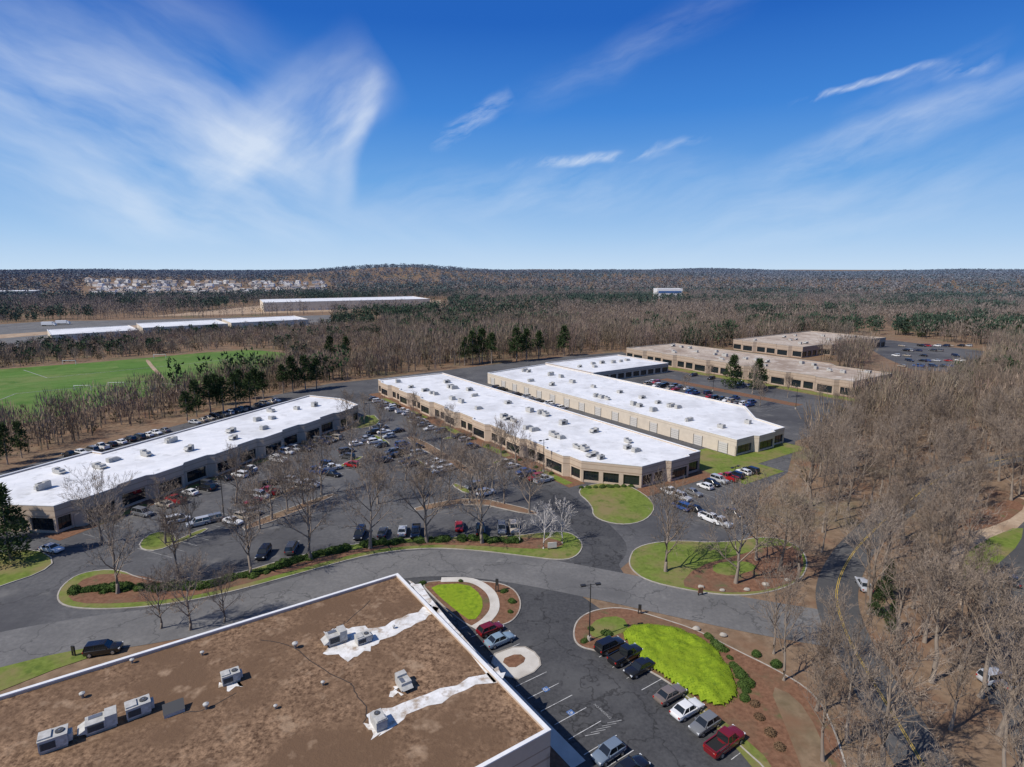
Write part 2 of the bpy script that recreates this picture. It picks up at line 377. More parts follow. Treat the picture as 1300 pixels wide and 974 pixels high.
sheet('yard',[G(*q) for q in [(-200,440),(0,425),(60,421),(190,412),(300,407),(300,409),(190,415),(60,425),(0,430)]],.08,mt['sand'])
sheet('yard',[G(*q) for q in [(190,402),(330,388),(560,381),(560,392),(330,398)]],.04,mt['sand'])
# ------------------------------------------------------------------ parking markings
b=MB()
def stalls(O,d,n,sp,dep,sgn=1,hw=.045):
    nrm=(-d[1]*sgn,d[0]*sgn)
    for i in range(n+1):
        p=(O[0]+d[0]*sp*i,O[1]+d[1]*sp*i);b.fbox(p,nrm,0,dep,-hw,hw,.04,.05)
stalls(W(40,57.5),(-E2[0],-E2[1]),6,2.75,5.2,1)
stalls(W(58.6,58.5),(-E2[0],-E2[1]),10,2.75,5.2,-1)
stalls(W(40.5,73),(-E2[0],-E2[1]),3,2.75,5.2,1)
struct('parking_line',b,mt['paint'])
b=MB()
for k in range(5):
    p=W(42+.9*k,45.8);b.fbox(p,(.97,.25),0,1.9,-.045,.045,.041,.0505)
for O,d,n,dep,sgn in ((W(87,115),E2,44,5,-1),(W(70,112),E2,28,5,1),(W(70,112),E2,28,5,-1),(W1(72,-124),(.39,.92),34,5,1),(W1(72,-107),(.39,.92),28,5,1),(W1(72,-107),(.39,.92),26,5,-1),
    (W(196,130),E2,26,5,-1),(W(215,130),E2,26,5,1),(W(215,130),E2,26,5,-1),(W(107,84),E1,16,5,1),(W(107,71),E1,16,5,-1)):
    stalls(O,d,n,2.75,dep,sgn,.045)
struct('parking_line',b,mt['oldpaint'])
for uu,vv in ((43,54.8),(43,49.7)):
    k=MB();c=W(uu,vv);k.fbox(c,E1,-.42,.42,-.42,.42,.05,.054);struct('blue_marking',k,mt['blue'])
    k=MB();
    pts=[]
    for i in range(15):
        t=R(150+260*i/14);pts.append((c[0]+.26*math.cos(t)-.05,c[1]+.26*math.sin(t)))
    ribbon(k,pts,.08,.058);k.fbox(c,E1,-.05,.05,-.1,.34,.055,.0585);k.fbox(c,E1,-.1,.24,-.13,-.04,.055,.059)
    struct('wheelchair_marking',k,mt['paint'])
def ground_text(s,loc,rz,size):
    cu=bpy.data.curves.new('t','FONT');cu.body=s;cu.size=size;cu.align_x='CENTER'
    o=bpy.data.objects.new('t',cu);C.objects.link(o)
    dg=bpy.context.evaluated_depsgraph_get();dg.update()
    me=bpy.data.meshes.new_from_object(o.evaluated_get(dg));bpy.data.objects.remove(o)
    me.materials.clear();me.materials.append(mt['oldpaint'])
    q=link('pavement_lettering',me);q.location=loc;q.rotation_euler=(0,0,rz);tag(q,kind='structure')
p=W(46.3,47.6);ground_text('NO PARKING',(p[0],p[1],.055),A1-PI/2,.5)
# ------------------------------------------------------------------ buildings
def zig(A,B,k,w,p,c):
    x,y=B[0]-A[0],B[1]-A[1];l=math.hypot(x,y);d=(x/l,y/l);o=(d[1],-d[0]);out=[A]
    for i in range(k):
        m=l*(i+.5)/k
        for a,q in ((m-w/2-c,0),(m-w/2,p),(m+w/2,p),(m+w/2+c,0)):out.append((A[0]+d[0]*a+o[0]*q,A[1]+d[1]*a+o[1]*q))
    return out
def building(name,label,poly,styles,h,zf,wall,roof,cop,bay=5.6,group=None,fine=True):
    cx=sum(p[0] for p in poly)/len(poly);cy=sum(p[1] for p in poly)/len(poly)
    t=thing(name,label,'building',(cx,cy,0),0,group)
    p0=poly;pc=inset(p0,.5);pr=inset(p0,.38)
    w=MB()
    w.ring(p0,zf,p0,h);w.ring(p0,h,pr,h);w.ring(pr,h,pr,h-.45);w.ring(pc,zf,p0,zf);w.ring(pc,-.05,pc,zf)
    rf=MB();rf.flat(pr,h-.4)
    n=len(p0);wins=[];doors=[]
    for i in range(n):
        A,B=p0[i],p0[(i+1)%n];x,y=B[0]-A[0],B[1]-A[1];l=math.hypot(x,y)
        if l<.2:continue
        d=(x/l,y/l);st=styles(i,l)
        if st=='b' or l<2.2:w.fbox(A,d,.02,l-.02,.02,.49,-.05,zf-.003)
        elif st=='d':
            w.fbox(A,d,.02,l-.02,.02,.49,-.05,zf-.003)
            k=max(1,int(l/9))
            for j in range(k):
                m_=l*(j+.5)/k;dm=MB();dm.fbox(A,d,m_-1.6,m_+1.6,-.04,.02,.1,3.3);fm=MB()
                for q in range(1,5):fm.fbox(A,d,m_-1.6,m_+1.6,-.055,-.04,.1+q*.64-.02,.1+q*.64+.02)
                fm.fbox(A,d,m_-1.75,m_-1.6,-.08,.02,0,3.45);fm.fbox(A,d,m_+1.6,m_+1.75,-.08,.02,0,3.45)
                doors.append((dm,fm))
        else:
            k=max(1,round(l/bay));bw=l/k;pw=min(1.2,bw*.22)
            for j in range(k+1):
                a0=max(.02,j*bw-pw/2);a1=min(l-.02,j*bw+pw/2)
                w.fbox(A,d,a0,a1,.02,.49,-.05,zf-.003)
            for j in range(k):
                a0=j*bw+pw/2;a1=(j+1)*bw-pw/2
                w.fbox(A,d,a0,a1,.15,.49,-.05,.55)
                g=MB();g.fbox(A,d,a0+.02,a1-.02,.40,.48,.56,zf-.05)
                fr=MB();nm=3
                for q in range(nm+1):
                    aa=a0+.05+(a1-a0-.1)*q/nm;fr.fbox(A,d,aa-.04,aa+.04,.35,.40,.56,zf-.05)
                fr.fbox(A,d,a0+.1,a1-.1,.36,.40,2.2,2.28)
                wins.append((g,fr))
    w.build('wall',wall,t,world=True);ro=rf.build('roof',roof,t,world=True)
    cp=MB();c0=inset(p0,-.05);c1=inset(p0,.40)
    cp.ring(c0,h-.08,c0,h+.05);cp.ring(c0,h+.05,c1,h+.05);cp.ring(c1,h+.05,c1,h-.1);cp.build('coping',cop,t,world=True)
    for g,fr in wins[:100]:
        go=g.build('window',mt['glass'],t,world=True)
        if fine:
            link('frame',fr.mesh('frame',mt['dark'],off=tuple(t['_loc'])),go)
    for g,fr in doors[:100]:
        go=g.build('loading_door',mt['door'],t,world=True);link('frame',fr.mesh('frame',mt['dark'],off=tuple(t['_loc'])),go)
    return t
def rect(u0,u1,v0,v1):return [W(u0,v0),W(u1,v0),W(u1,v1),W(u0,v1)]
NB=building('flat_roofed_building','low building with brown gravel roof and white edge, nearest to camera',
  rect(-45,34.2,42.7,82.4),lambda i,l:'b' if i==0 else 'g',7.0,4.2,mt['tan'],mt['gravel'],mt['white'],6.)
S2=1.0144
def WS(u,v):return W(u*S2,v*S2)
p=[WS(97,110),WS(106.5,98),WS(115,98),WS(116,96.8),WS(123,96.8),WS(124,98),WS(129,98),WS(129,246.5)]+zig(WS(97,247),WS(97,110),7,8,1.3,1.3)
building('business_park_building','long white roofed building in the middle, between the two parking courts',p,
  lambda i,l:'d' if i in (6,7) else 'g',5.8,3.2,mt['tan'],mt['white_roof'],mt['white'])
S3=1.0375
def WT(u,v):return W(u*S3,v*S3)
p=[WT(145,98),WT(153,98),WT(154,96.8),WT(162,96.8),WT(163,98),WT(169,98),WT(172,110),WT(184,122),WT(184,238),WT(145,232)]
building('business_park_building','long white roofed building with cream side wall, right of the middle building',p,
  lambda i,l:'d' if i==9 else 'g',5.2,3.1,mt['cream'],mt['white_roof'],mt['white'])
building('business_park_building','short white roofed wing behind the right long building',[WT(186,204),WT(238,204),WT(238,241),WT(186,241)],lambda i,l:'g',5.2,3.1,mt['tan'],mt['white_roof'],mt['white'],fine=False)
p=zig(W1(70,-134),W1(172,-134),6,7.5,1.3,1.3)+[W1(172,-134),W1(178,-146),W1(178,-162),W1(98,-162),W1(98,-166),W1(66,-166),W1(66,-146)]
building('business_park_building','white roofed office building at left edge beside the sports field wood',p,lambda i,l:'g',6.2,3.4,mt['tan'],mt['white_roof'],mt['white'])
p=[W(264,124),W(300,124),W(300,150),W(306,156),W(306,258)]+zig(W(264,260),W(264,124),6,8,1.6,1.5)
building('brown_office_building','long brown office building with tan gravel roof, nearer of two at right',p,lambda i,l:'g',7.0,3.8,mt['brownw'],mt['farroof'],mt['conc'],fine=False)
p=[W(357,200),W(380,200),W(384,196),W(400,196),W(404,200),W(455,195)]+[W(455,250)]+zig(W(357,250),W(357,200),2,8,1.6,1.5)
building('brown_office_building','brown office building with tan gravel roof, farther of two at right',p,lambda i,l:'g',7.0,3.8,mt['brownw'],mt['farroof'],mt['conc'],fine=False)
def shed(px0,px1,dep,h,label,wall,roof,name='warehouse'):
    A,B=G(*px0),G(*px1);x,y=B[0]-A[0],B[1]-A[1];l=math.hypot(x,y);d=(x/l,y/l);nn=(-d[1],d[0])
    p=[A,B,(B[0]+nn[0]*dep,B[1]+nn[1]*dep),(A[0]+nn[0]*dep,A[1]+nn[1]*dep)]
    return building(name,label,p,lambda i,l:'d' if i==0 else 'b',h,h*.75,wall,roof,mt['white'],fine=False)
shed((66,434),(178,427),55,5.2,'low white roofed warehouse beyond the sports field, leftmost of three',mt['cream'],mt['white_roof'])
shed((182,424),(290,418),55,5.2,'low white roofed warehouse beyond the sports field, middle of three',mt['cream'],mt['white_roof'])
shed((294,417),(392,412),55,5.2,'low white roofed warehouse beyond the sports field, rightmost of three',mt['cream'],mt['white_roof'])
shed((335,396),(546,390),90,12,'long cream warehouse far behind the pines at left centre',mt['cream'],mt['white_roof'])
shed((-60,381),(45,379),70,14,'pale warehouse on the horizon at far left edge',mt['cream'],mt['white_roof'])
t=shed((834,380),(866,380),30,19,'white and blue block standing above the far woods',mt['white'],mt['white'],'tower_block')
A,B=G(834,380),G(866,380)
k=MB();k.fbox(A,(1,0),2,B[0]-A[0]-2,-.2,-.05,11,15);k.build('sign_band',mt['blue'],t,world=True)
# ------------------------------------------------------------------ rooftop units
def unit_proto(kind):
    t=thing('rooftop_unit','x','rooftop unit')
    c=MB();c.box(-1.1,1.1,-.7,.7,0,.25);c.build('curb',mt['conc'],t)
    if kind==0:
        c=MB();c.box(-1.15,1.15,-.75,.75,.25,1.4);c.box(-1.19,1.19,-.79,.79,1.4,1.46);c.box(1.15,1.5,-.45,.45,.3,1.1);c.box(-1.14,-.1,-.6,.6,1.46,1.62);c.build('casing',mt['hvac'],t)
        fx=[.55]
    else:
        c=MB();c.box(-1.15,.3,-.75,.75,.25,1.25);c.box(.3,1.2,-.7,.7,.25,1.55)
        c.face([(-1.15,-.75,.9),(-1.15,.75,.9),(-1.75,.75,.55),(-1.75,-.75,.55)]);c.face([(-1.15,-.75,.9),(-1.75,-.75,.55),(-1.15,-.75,.4)]);c.face([(-1.15,.75,.9),(-1.15,.75,.4),(-1.75,.75,.55)])
        c.build('casing',mt['hvac'],t);fx=[]
        c=MB();c.box(-.9,.1,.1,.6,1.25,1.33);c.build('hatch',mt['metal'],t)
    for x in fx:
        c=MB();c.tube([(x,0,1.45),(x,0,1.58)],[.38,.38],14,cap=True);f=c.build('fan_grille',mt['hvacd'],t)
        c=MB();c.tube([(x,0,1.57),(x,0,1.62)],[.12,.12],8,cap=True);c.build('fan_hub',mt['metal'],f)
    c=MB();c.box(-1.0,.2,-.78,-.755,.4,1.15)
    for q in range(5):c.box(-1.0,.2,-.81,-.78,.45+q*.14,.5+q*.14)
    c.build('louver',mt['hvacd'],t)
    return t
UP=[unit_proto(0),unit_proto(1)];uused=[False,False]
ORD=['first','second','third','fourth','fifth','sixth','seventh','eighth','ninth','tenth','eleventh','twelfth','thirteenth','fourteenth','fifteenth','sixteenth','seventeenth','eighteenth','nineteenth','twentieth']+['%dst'%i if i%10==1 else '%dnd'%i if i%10==2 else '%drd'%i if i%10==3 else '%dth'%i for i in range(21,99)]
def unit(x,y,z,rz,s,label,group,kind=0):
    if not uused[kind]:t=UP[kind];uused[kind]=True
    else:t=dup(UP[kind])
    t.location=(x,y,z);t.rotation_euler=(0,0,rz);t.scale=s if isinstance(s,tuple) else (s,s,s);tag(t,label,'rooftop unit',group)
for px,py,rz,s,lab,kd in ((427,812,A1,(1.05,1.1,1.05),'big pale rooftop unit on the white patch, left of the pair',1),(461,812,A1,(.82,.9,.7),'pale rooftop unit on the white patch, right of the pair',0),
  (512,868,A1+PI/2,.86,'rooftop unit standing alone above the long white roof strip',1),(481,918,A1+PI/2,.82,'rooftop unit at lower end of the long white roof strip',0),
  (293,862,A1,.85,'lone rooftop unit mid left on the brown gravel roof',0),(176,903,A1+.05,1.,'rooftop unit at bottom left, rightmost of three in a line',0),
  (129,920,A1,(1.2,1.1,1.),'rooftop unit at bottom left, middle of three in a line',1),(69,944,A1-.03,1.05,'rooftop unit at bottom left, leftmost of three in a line',0)):
    x,y=G(px,py,6.9);unit(x,y,6.6,rz,s,lab,'units on the brown gravel roof',kd)
def row_units(W_,pts,z,rz,roof):
    for i,(a,c) in enumerate(pts):
        x,y=W_(a,c);s=(random.uniform(.75,1.25),random.uniform(.8,1.3),random.uniform(.7,1.1))
        unit(x,y,z,rz+random.choice([0,PI/2,PI]),s,'grey rooftop unit on the %s, %s from its near end'%(roof,ORD[i]),'units on the '+roof,random.randrange(2))
def scatter_units(u0,u1,v0,v1,step,keep):
    pts=[];v=v0
    while v<v1:
        for u in (u0,u1):
            if random.random()<keep:
                a,c=u+random.uniform(-2.5,2.5),v+random.uniform(-2,2);pts.append((a,c))
                if random.random()<.3:pts.append((a+random.uniform(-.3,.3),c+3.2))
        v+=step*random.uniform(.6,1.4)
    return sorted(pts,key=lambda q:q[1])
row_units(W,scatter_units(106,119,110,243,11,.72),5.4,A1,'middle white roof')
row_units(W,scatter_units(158,171,112,234,12,.7),4.8,A1,'right white roof')
row_units(W,[(200+i*6,230+random.uniform(-5,5)) for i in range(7)],4.8,A1,'short white wing roof')
pts=[(s+random.uniform(-1.5,1.5),random.choice([-141,-149,-155])+random.uniform(-2,2)) for s in np.arange(76,170,6.4)]
row_units(W1,pts,5.8,math.atan2(.92,.39),'left white roof')
pts=[(random.choice([272,284,294]),v) for v in np.arange(132,255,6.5)];row_units(W,pts,6.6,A1,'nearer brown building roof')
pts=[(u,random.choice([210,225,238])) for u in np.arange(364,448,7)];row_units(W,pts,6.6,A1,'farther brown building roof')
NR=[o for o in KIDS[NB.name] if o.name.startswith('roof')][0]
def rag(px,n=4,a=.45):
    p=[G(*q,6.606) for q in px];out=[]
    for i in range(len(p)):
        q,r=p[i],p[(i+1)%len(p)]
        for k in range(n):
            t=k/n;out.append((q[0]+(r[0]-q[0])*t+random.uniform(-a,a),q[1]+(r[1]-q[1])*t+random.uniform(-a,a)))
    return ccw(out)
NOFF=tuple(NB['_loc'])
for px in ([(412,803),(440,796),(478,797),(510,783),(548,768),(556,776),(520,797),(482,812),(470,826),(438,838),(414,828)],
           [(463,920),(470,905),(497,896),(560,874),(634,849),(640,859),(575,885),(520,908),(497,928),(472,936)],
           [(515,735),(525,745),(570,800),(628,868),(636,866),(590,806),(532,742)],[(496,878),(506,872),(509,880),(500,884)],[(280,868),(300,866),(304,872),(286,876)]):
    k=MB();k.flat(rag(px),6.607);link('roof_patch',k.mesh('roof_patch',mt['patch'],off=NOFF),NR)
for px in ([(446,868),(455,884),(466,900),(462,918)],[(470,762),(440,790),(412,803)],[(330,812),(372,822),(410,850),(446,868)],[(232,905),(262,900),(300,880)]):
    q=catmull([G(*a,6.61) for a in px],5);q=[(x+random.uniform(-.12,.12),y+random.uniform(-.12,.12)) for x,y in q]
    k=MB();ribbon(k,q,.12,6.612);link('tar_seam',k.mesh('tar_seam',mt['tar'],off=NOFF),NR)
vt=[(105,886),(257,832),(375,823),(262,900),(500,798),(168,842),(350,900),(410,870)]
def vent():
    t=thing('roof_vent','x','roof vent');c=MB();c.tube([(0,0,0),(0,0,.55)],[.14,.14],8);c.build('pipe',mt['metal'],t)
    c=MB();c.tube([(0,0,.5),(0,0,.62),(0,0,.75)],[.3,.3,.08],10,cap=True);c.build('cap',mt['hvac'],t);return t
V0=vent()
for i,(px,py) in enumerate(sorted(vt)):
    o=V0 if i==0 else dup(V0);x,y=G(px,py,6.6);o.location=(x,y,6.6);s=random.uniform(.7,1.3);o.scale=(s,s,s)
    tag(o,'small capped vent pipe on the brown gravel roof, %s from left'%ORD[i],'roof vent','vent pipes on the brown gravel roof')
t=thing('roof_hatch','low dark tilted roof frame beside the three rooftop units in a line','roof hatch',(*G(221,903,6.7),6.6),A1)
c=MB();c.box(-1,1,-.6,.6,0,.4);c.build('curb',mt['hvac'],t)
c=MB();c.face([(-1.05,-.65,.42),(1.05,-.65,.42),(1.05,.65,.95),(-1.05,.65,.95)]);c.build('cover',mt['hvacd'],t)
# ------------------------------------------------------------------ cars
def loft(st,W2):
    m=MB();k=[]
    for x,hw,zb,zt in st:
        hw*=W2;prof=[(hw*.86,zb),(hw*.985,zb+.14),(hw,zb+.58*(zt-zb)),(hw*.965,zt-.09),(hw*.84,zt-.01),(hw*.4,zt+.02)]
        full=[(-a,z) for a,z in prof]+[(a,z) for a,z in reversed(prof)]
        k.append(len(m.v));m.v+=[(x,y,z) for y,z in full]
    n=12
    for i in range(len(st)-1):
        for j in range(n):
            j2=(j+1)%n;m.f.append((k[i]+j2,k[i]+j,k[i+1]+j,k[i+1]+j2));m.m.append(0)
    m.f.append(tuple(k[0]+i for i in range(n)));m.m.append(0)
    m.f.append(tuple(k[-1]+n-1-i for i in range(n)));m.m.append(0)
    return m
KIND={'sedan':dict(L=4.75,W=1.84,H=1.45,z=[.72,.93,.97,.95,.93,.90,.80,.70,.58],g=[(-.37,.20),(-.23,.06)]),
 'suv':dict(L=4.75,W=1.92,H=1.74,z=[.85,1.05,1.08,1.07,1.06,1.04,.98,.88,.7],g=[(-.48,.22),(-.43,.09)]),
 'pickup':dict(L=5.7,W=2.0,H=1.88,z=[.95,1.05,1.05,1.07,1.1,1.1,1.06,.98,.8],g=[(-.10,.25),(-.06,.15)]),
 'hatchback':dict(L=4.2,W=1.78,H=1.52,z=[.75,.97,1.0,.98,.96,.93,.84,.74,.6],g=[(-.47,.22),(-.36,.07)]),
 'minivan':dict(L=5.0,W=1.98,H=1.78,z=[.85,1.0,1.03,1.03,1.02,1.0,.9,.78,.62],g=[(-.48,.30),(-.43,.12)])}
def carparts(kind):
    K=KIND[kind];L,Wd,Ht=K['L'],K['W'],K['H'];xs_=[-.5,-.475,-.33,-.1,.15,.30,.43,.485,.5];hw=[.82,.94,1,1,1,.99,.95,.87,.76];zb=[.38,.27,.22,.2,.2,.2,.22,.27,.35]
    body=loft([(xs_[i]*L,hw[i],zb[i],K['z'][i]) for i in range(9)],Wd/2)
    (b0,b1),(r0,r1)=K['g'];bz=K['z'][3]-.03;bw=Wd/2*.87;rw=Wd/2*.70;tz=Ht-.05
    g=MB()
    base=[(b0*L,-bw),(b1*L,-bw),(b1*L,bw),(b0*L,bw)];top=[(r0*L,-rw),(r1*L,-rw),(r1*L,rw),(r0*L,rw)]
    g.ring(base,bz,top,tz)
    rf=MB();m1=[(r0*L-.03,-rw-.02),(r1*L+.03,-rw-.02),(r1*L+.03,rw+.02),(r0*L-.03,rw+.02)];m2=[(r0*L+.12,-rw+.1),(r1*L-.12,-rw+.1),(r1*L-.12,rw-.1),(r0*L+.12,rw-.1)]
    rf.ring(m1,tz-.01,m1,tz+.03);rf.ring(m1,tz+.03,m2,Ht+.02);rf.flat(m2,Ht+.02)
    for i in range(4):
        rf.tube([(base[i][0],base[i][1]*1.01,bz),(top[i][0],top[i][1]*1.01,tz+.01)],[.06,.045],4)
    mr=.5*r0+.5*r1
    for s in (-1,1):rf.tube([((b0*.55+b1*.45)*L,s*bw*1.0,bz),(mr*L,s*rw,tz)],[.05,.045],4)
    if kind=='pickup':
        for s in (-1,1):body.box(-.485*L,-.11*L,s*Wd/2*.84-.07,s*Wd/2*.84+.07,.95,1.28)
        body.box(-.495*L,-.475*L,-Wd/2*.84,Wd/2*.84,.9,1.28)
    bed_=None
    if kind=='pickup':
        bed_=MB();bed_.box(-.474*L,-.11*L,-Wd/2*.84+.075,Wd/2*.84-.075,1.0,1.085)
    wheels=[]
    for x in (-.31*L,.31*L):
        for s in (-1,1):
            r=.33 if kind in('sedan','hatchback') else .38
            w=MB();y=s*(Wd/2-.1);w.tube([(x,y-.13,r),(x,y-.11,r),(x,y+.11,r),(x,y+.13,r)],[r*.9,r,r,r*.9],14,cap=True)
            q=MB();q.tube([(x,y+s*.125,r),(x,y+s*.145,r)],[r*.62,r*.58],10,cap=True)
            wheels.append((w,q))
    hl=[];tl=[];mi=[]
    for s in (-1,1):
        h=MB();h.box(.455*L,.492*L,s*Wd*.36-.16,s*Wd*.36+.16,K['z'][7]-.16,K['z'][7]-.0);hl.append(h)
        h=MB();h.box(-.503*L,-.47*L,s*Wd*.39-.11,s*Wd*.39+.11,K['z'][0]-.1,K['z'][0]+.1);tl.append(h)
        h=MB();h.box(b1*L-.35,b1*L-.2,s*(bw+.14)-.1,s*(bw+.14)+.1,bz+.02,bz+.16);mi.append(h)
    return body,g,rf,wheels,hl,tl,mi,bed_
PROTO={};SIMPLE={};CARXY=[]
def cname(kind):return 'pickup_truck' if kind=='pickup' else 'parked_car'
def makefull(kind):
    t=thing(cname(kind),'x','car');body,g,rf,wh,hl,tl,mi,bd=carparts(kind)
    body.build('body',mt['cpaint'],t,smooth=40);g.build('windows',mt['cglass'],t);rf.build('roof_panel',mt['cpaint'],t,smooth=30)
    for w,q in wh:
        o=w.build('wheel',mt['tyre'],t);q.build('rim',mt['rim'],o)
    for h in hl:h.build('headlight',mt['hl'],t)
    for h in tl:h.build('taillight',mt['tl'],t)
    for h in mi:h.build('mirror',mt['cpaint'],t)
    if bd:bd.build('truck_bed',mt['tyre'],t)
    return t
def makesimple(kind):
    body,g,rf,wh,hl,tl,mi,bd=carparts(kind);a=MB();a.add(body,0);a.add(g,1);a.add(rf,0)
    for w,q in wh:a.add(w,2);a.add(q,3)
    for h in hl:a.add(h,4)
    for h in tl:a.add(h,5)
    if bd:a.add(bd,2)
    return a.mesh(cname(kind),[mt['cpaint'],mt['cglass'],mt['tyre'],mt['rim'],mt['hl'],mt['tl']],smooth=35)
COL={'white':(.72,.72,.71),'silver':(.42,.43,.44),'grey':(.16,.165,.17),'dark grey':(.055,.057,.06),'black':(.012,.012,.013),'red':(.32,.015,.015),'dark red':(.16,.01,.014),'blue':(.03,.07,.2),'navy':(.012,.02,.05),'beige':(.38,.33,.26),'pale blue':(.22,.30,.36),'taupe':(.17,.14,.12),'blue grey':(.15,.19,.24)}
def car(kind,colr,x,y,rz,label,group=None,full=False,z=.04,cat=None):
    CARXY.append((x,y))
    if full:
        if kind not in PROTO:PROTO[kind]=t=makefull(kind)
        else:t=dup(PROTO[kind])
        for k in KIDS[t.name]:k.color=(*COL[colr],1)
    else:
        if kind not in SIMPLE:SIMPLE[kind]=makesimple(kind)
        t=link(cname(kind),SIMPLE[kind]);t.color=(*COL[colr],1)
    t.location=(x,y,z);t.rotation_euler=(0,0,rz);tag(t,label,'pickup truck' if kind=='pickup' else 'car',group)
for kind,colr,u,v,fl,lab in (('suv','black',55.9,56.2,0,'black SUV at the far end of the row by the yellow-green shrubs'),
  ('pickup','black',56.2,53.3,0,'black pickup truck second in the row by the yellow-green shrubs'),
  ('sedan','black',55.9,50.3,PI,'black sedan third in the row by the yellow-green shrubs'),
  ('sedan','taupe',55.4,44.4,0,'taupe sedan beside the empty stall in the row by the shrubs'),
  ('sedan','white',55.1,41.4,0,'white sedan between taupe and grey cars by the yellow-green shrubs'),
  ('hatchback','grey',54.8,38.5,PI,'grey hatchback between the white sedan and red pickup'),
  ('pickup','dark red',54.4,35.4,0,'dark red pickup truck at bottom right end of the row'),
  ('hatchback','dark red',43.6,69.6,0,'dark red car parked beside the round lawn island'),
  ('sedan','pale blue',43.4,66.6,0,'pale blue sedan next to the dark red car by the lawn island'),
  ('hatchback','blue grey',42.2,42.0,PI,'blue-grey hatchback at bottom edge, below the blue wheelchair markings'),
  ('sedan','black',42.6,39.0,0,'black sedan cut by bottom edge beside the blue-grey hatchback')):
    x,y=W(u,v);car(kind,colr,x,y,A1+fl+random.uniform(-.03,.03),lab,None,True)
KT=['sedan','sedan','suv','hatchback','suv','pickup','minivan']
KN={'suv':'SUV','sedan':'sedan','pickup':'pickup','hatchback':'hatchback','minivan':'minivan'}
CT=['white','white','silver','black','grey','dark grey','black','navy','red','beige','blue','silver']
def carrow(px,rz,phrase,group,z=.04,world=False):
    px=sorted(px,key=lambda q:(q[0] if not world else q[0]/max(q[1],1)))
    for i,q in enumerate(px):
        x,y=(q[0],q[1]) if world else G(q[0],q[1])
        c=q[2] if len(q)>2 else random.choice(CT);k=random.choice(KT)
        car(k,c,x,y,rz+random.choice([0,PI])+random.uniform(-.04,.04),'%s %s, %s from left %s'%(c,KN[k],ORD[i],phrase),group,z=z)
carrow([(335,706,'black'),(371,699,'dark grey'),(457,681,'black'),(486,679,'dark grey'),(511,677,'silver'),(528,679,'black'),(583,671,'red'),(610,676,'black'),(637,675,'grey'),(652,674,'beige')],R(95),'in the row behind the tree lined hedge','cars behind the hedge')
AB=math.atan2(-.39,.92)
carrow([(241,628,'white'),(265,618,'dark grey'),(285,609,'black'),(317,597,'white'),(352,583,'white'),(364,576,'white'),(392,567,'black'),(405,561,'grey'),(428,555,'black'),(375,572,'silver'),(262,622,'black')],AB,'in front of the left white roofed building','cars in front of the left building')
carrow([(226,663,'white'),(252,667,'silver'),(268,663,'grey'),(420,597,'white'),(344,616,'black'),(322,640,'red'),(452,566,'white'),(463,561,'silver'),(476,563,'white'),(487,550,'white'),(494,556,'silver'),(505,549,'black'),(510,577,'black'),(520,573,'dark grey'),(500,581,'black'),(488,587,'navy'),(474,551,'black'),(482,545,'grey'),(380,560,'black'),(440,575,'dark grey'),(528,570,'black')],A1,'among the cars in the middle of the lot','cars in the middle of the lot')
carrow([(473,508,'black'),(480,511,'white'),(487,514,'grey'),(511,524,'white'),(518,527,'silver'),(526,531,'black'),(538,541,'grey'),(546,546,'white'),(583,556,'black'),(590,560,'silver'),(500,518,'black'),(560,549,'dark grey'),(556,600,'white'),(566,598,'silver')],A1,'along the middle building front','cars along the middle building')
carrow([(671,607,'black'),(690,612,'silver'),(680,609,'red')],A1,'at the corner of the middle building','cars at the corner of the middle building')
carrow([(852,628,'white'),(866,634,'silver'),(880,628,'grey'),(895,620,'white'),(904,616,'black'),(913,612,'silver'),(924,609,'red'),(934,606,'navy'),(944,602,'white'),(953,600,'black')],A1+PI/2,'in the row below the right lawn','cars below the right lawn')
carrow([(884,650,'black'),(902,662,'white'),(914,666,'silver'),(932,655,'dark grey'),(865,646,'blue')],A1+PI/2,'beside the tree island near the middle building','cars beside the tree island')
def free(x,y):return all((x-a)**2+(y-c)**2>2.6*2.6 for a,c in CARXY)
def fill(fn,a0,a1,step,pr,rz,ph,cols=None,z=.04,skip=()):
    cr=[]
    for s in np.arange(a0,a1,step):
        x,y=fn(s)
        if any(q0-2<s<q1+2 for q0,q1 in skip):continue
        if random.random()<pr and free(x,y):cr.append((x,y)+((random.choice(cols),) if cols else ()))
    carrow(cr,rz,ph,'cars '+ph,z,True)
fill(lambda s:W1(s,-186.5),104,186,3.0,.88,AB,'in the line behind the left building',['white','silver','white','black','grey','dark grey','beige'],.06)
fill(lambda s:W(67.0,s),118,186,2.75,.28,A1,'in the left row of the middle lot')
fill(lambda s:W(73.0,s),118,186,2.75,.28,A1,'in the right row of the middle lot')
fill(lambda s:W(89.6,s),120,232,2.75,.36,A1,'facing the middle building beds',skip=((136,138.4),(166,168.4),(194,196.4)))
fill(lambda s:W1(s,-126.5),78,160,2.75,.36,AB,'in the front row of the left building lot')
fill(lambda s:W1(s,-104.),80,140,2.75,.25,AB,'in the right row of the left building lot')
fill(lambda s:W1(s,-110.),80,140,2.75,.25,AB,'in the second row of the left building lot')
fill(lambda s:W(146,s),178,240,3.1,.6,A1,'along the loading court')
for u_,pr,ph in ((198.5,.55,'along the far side of the right building'),(212.3,.5,'in the middle row of the right lot'),(217.8,.5,'in the second row of the right lot'),(249,.45,'facing the nearer brown building')):
    fill(lambda s,u_=u_:W(u_,s+1.3),132,200,2.75,pr,A1,ph)
cr=[]
for _ in range(60):
    x,y=G(random.uniform(1135,1230),random.choice([440,446,452.5,459,466]))
    if free(x,y) and len(cr)<34:cr.append((x,y));CARXY.append((x,y))
carrow(cr,A1+PI/2,'in the lot beside the farther brown building','cars beside the farther brown building',world=True)
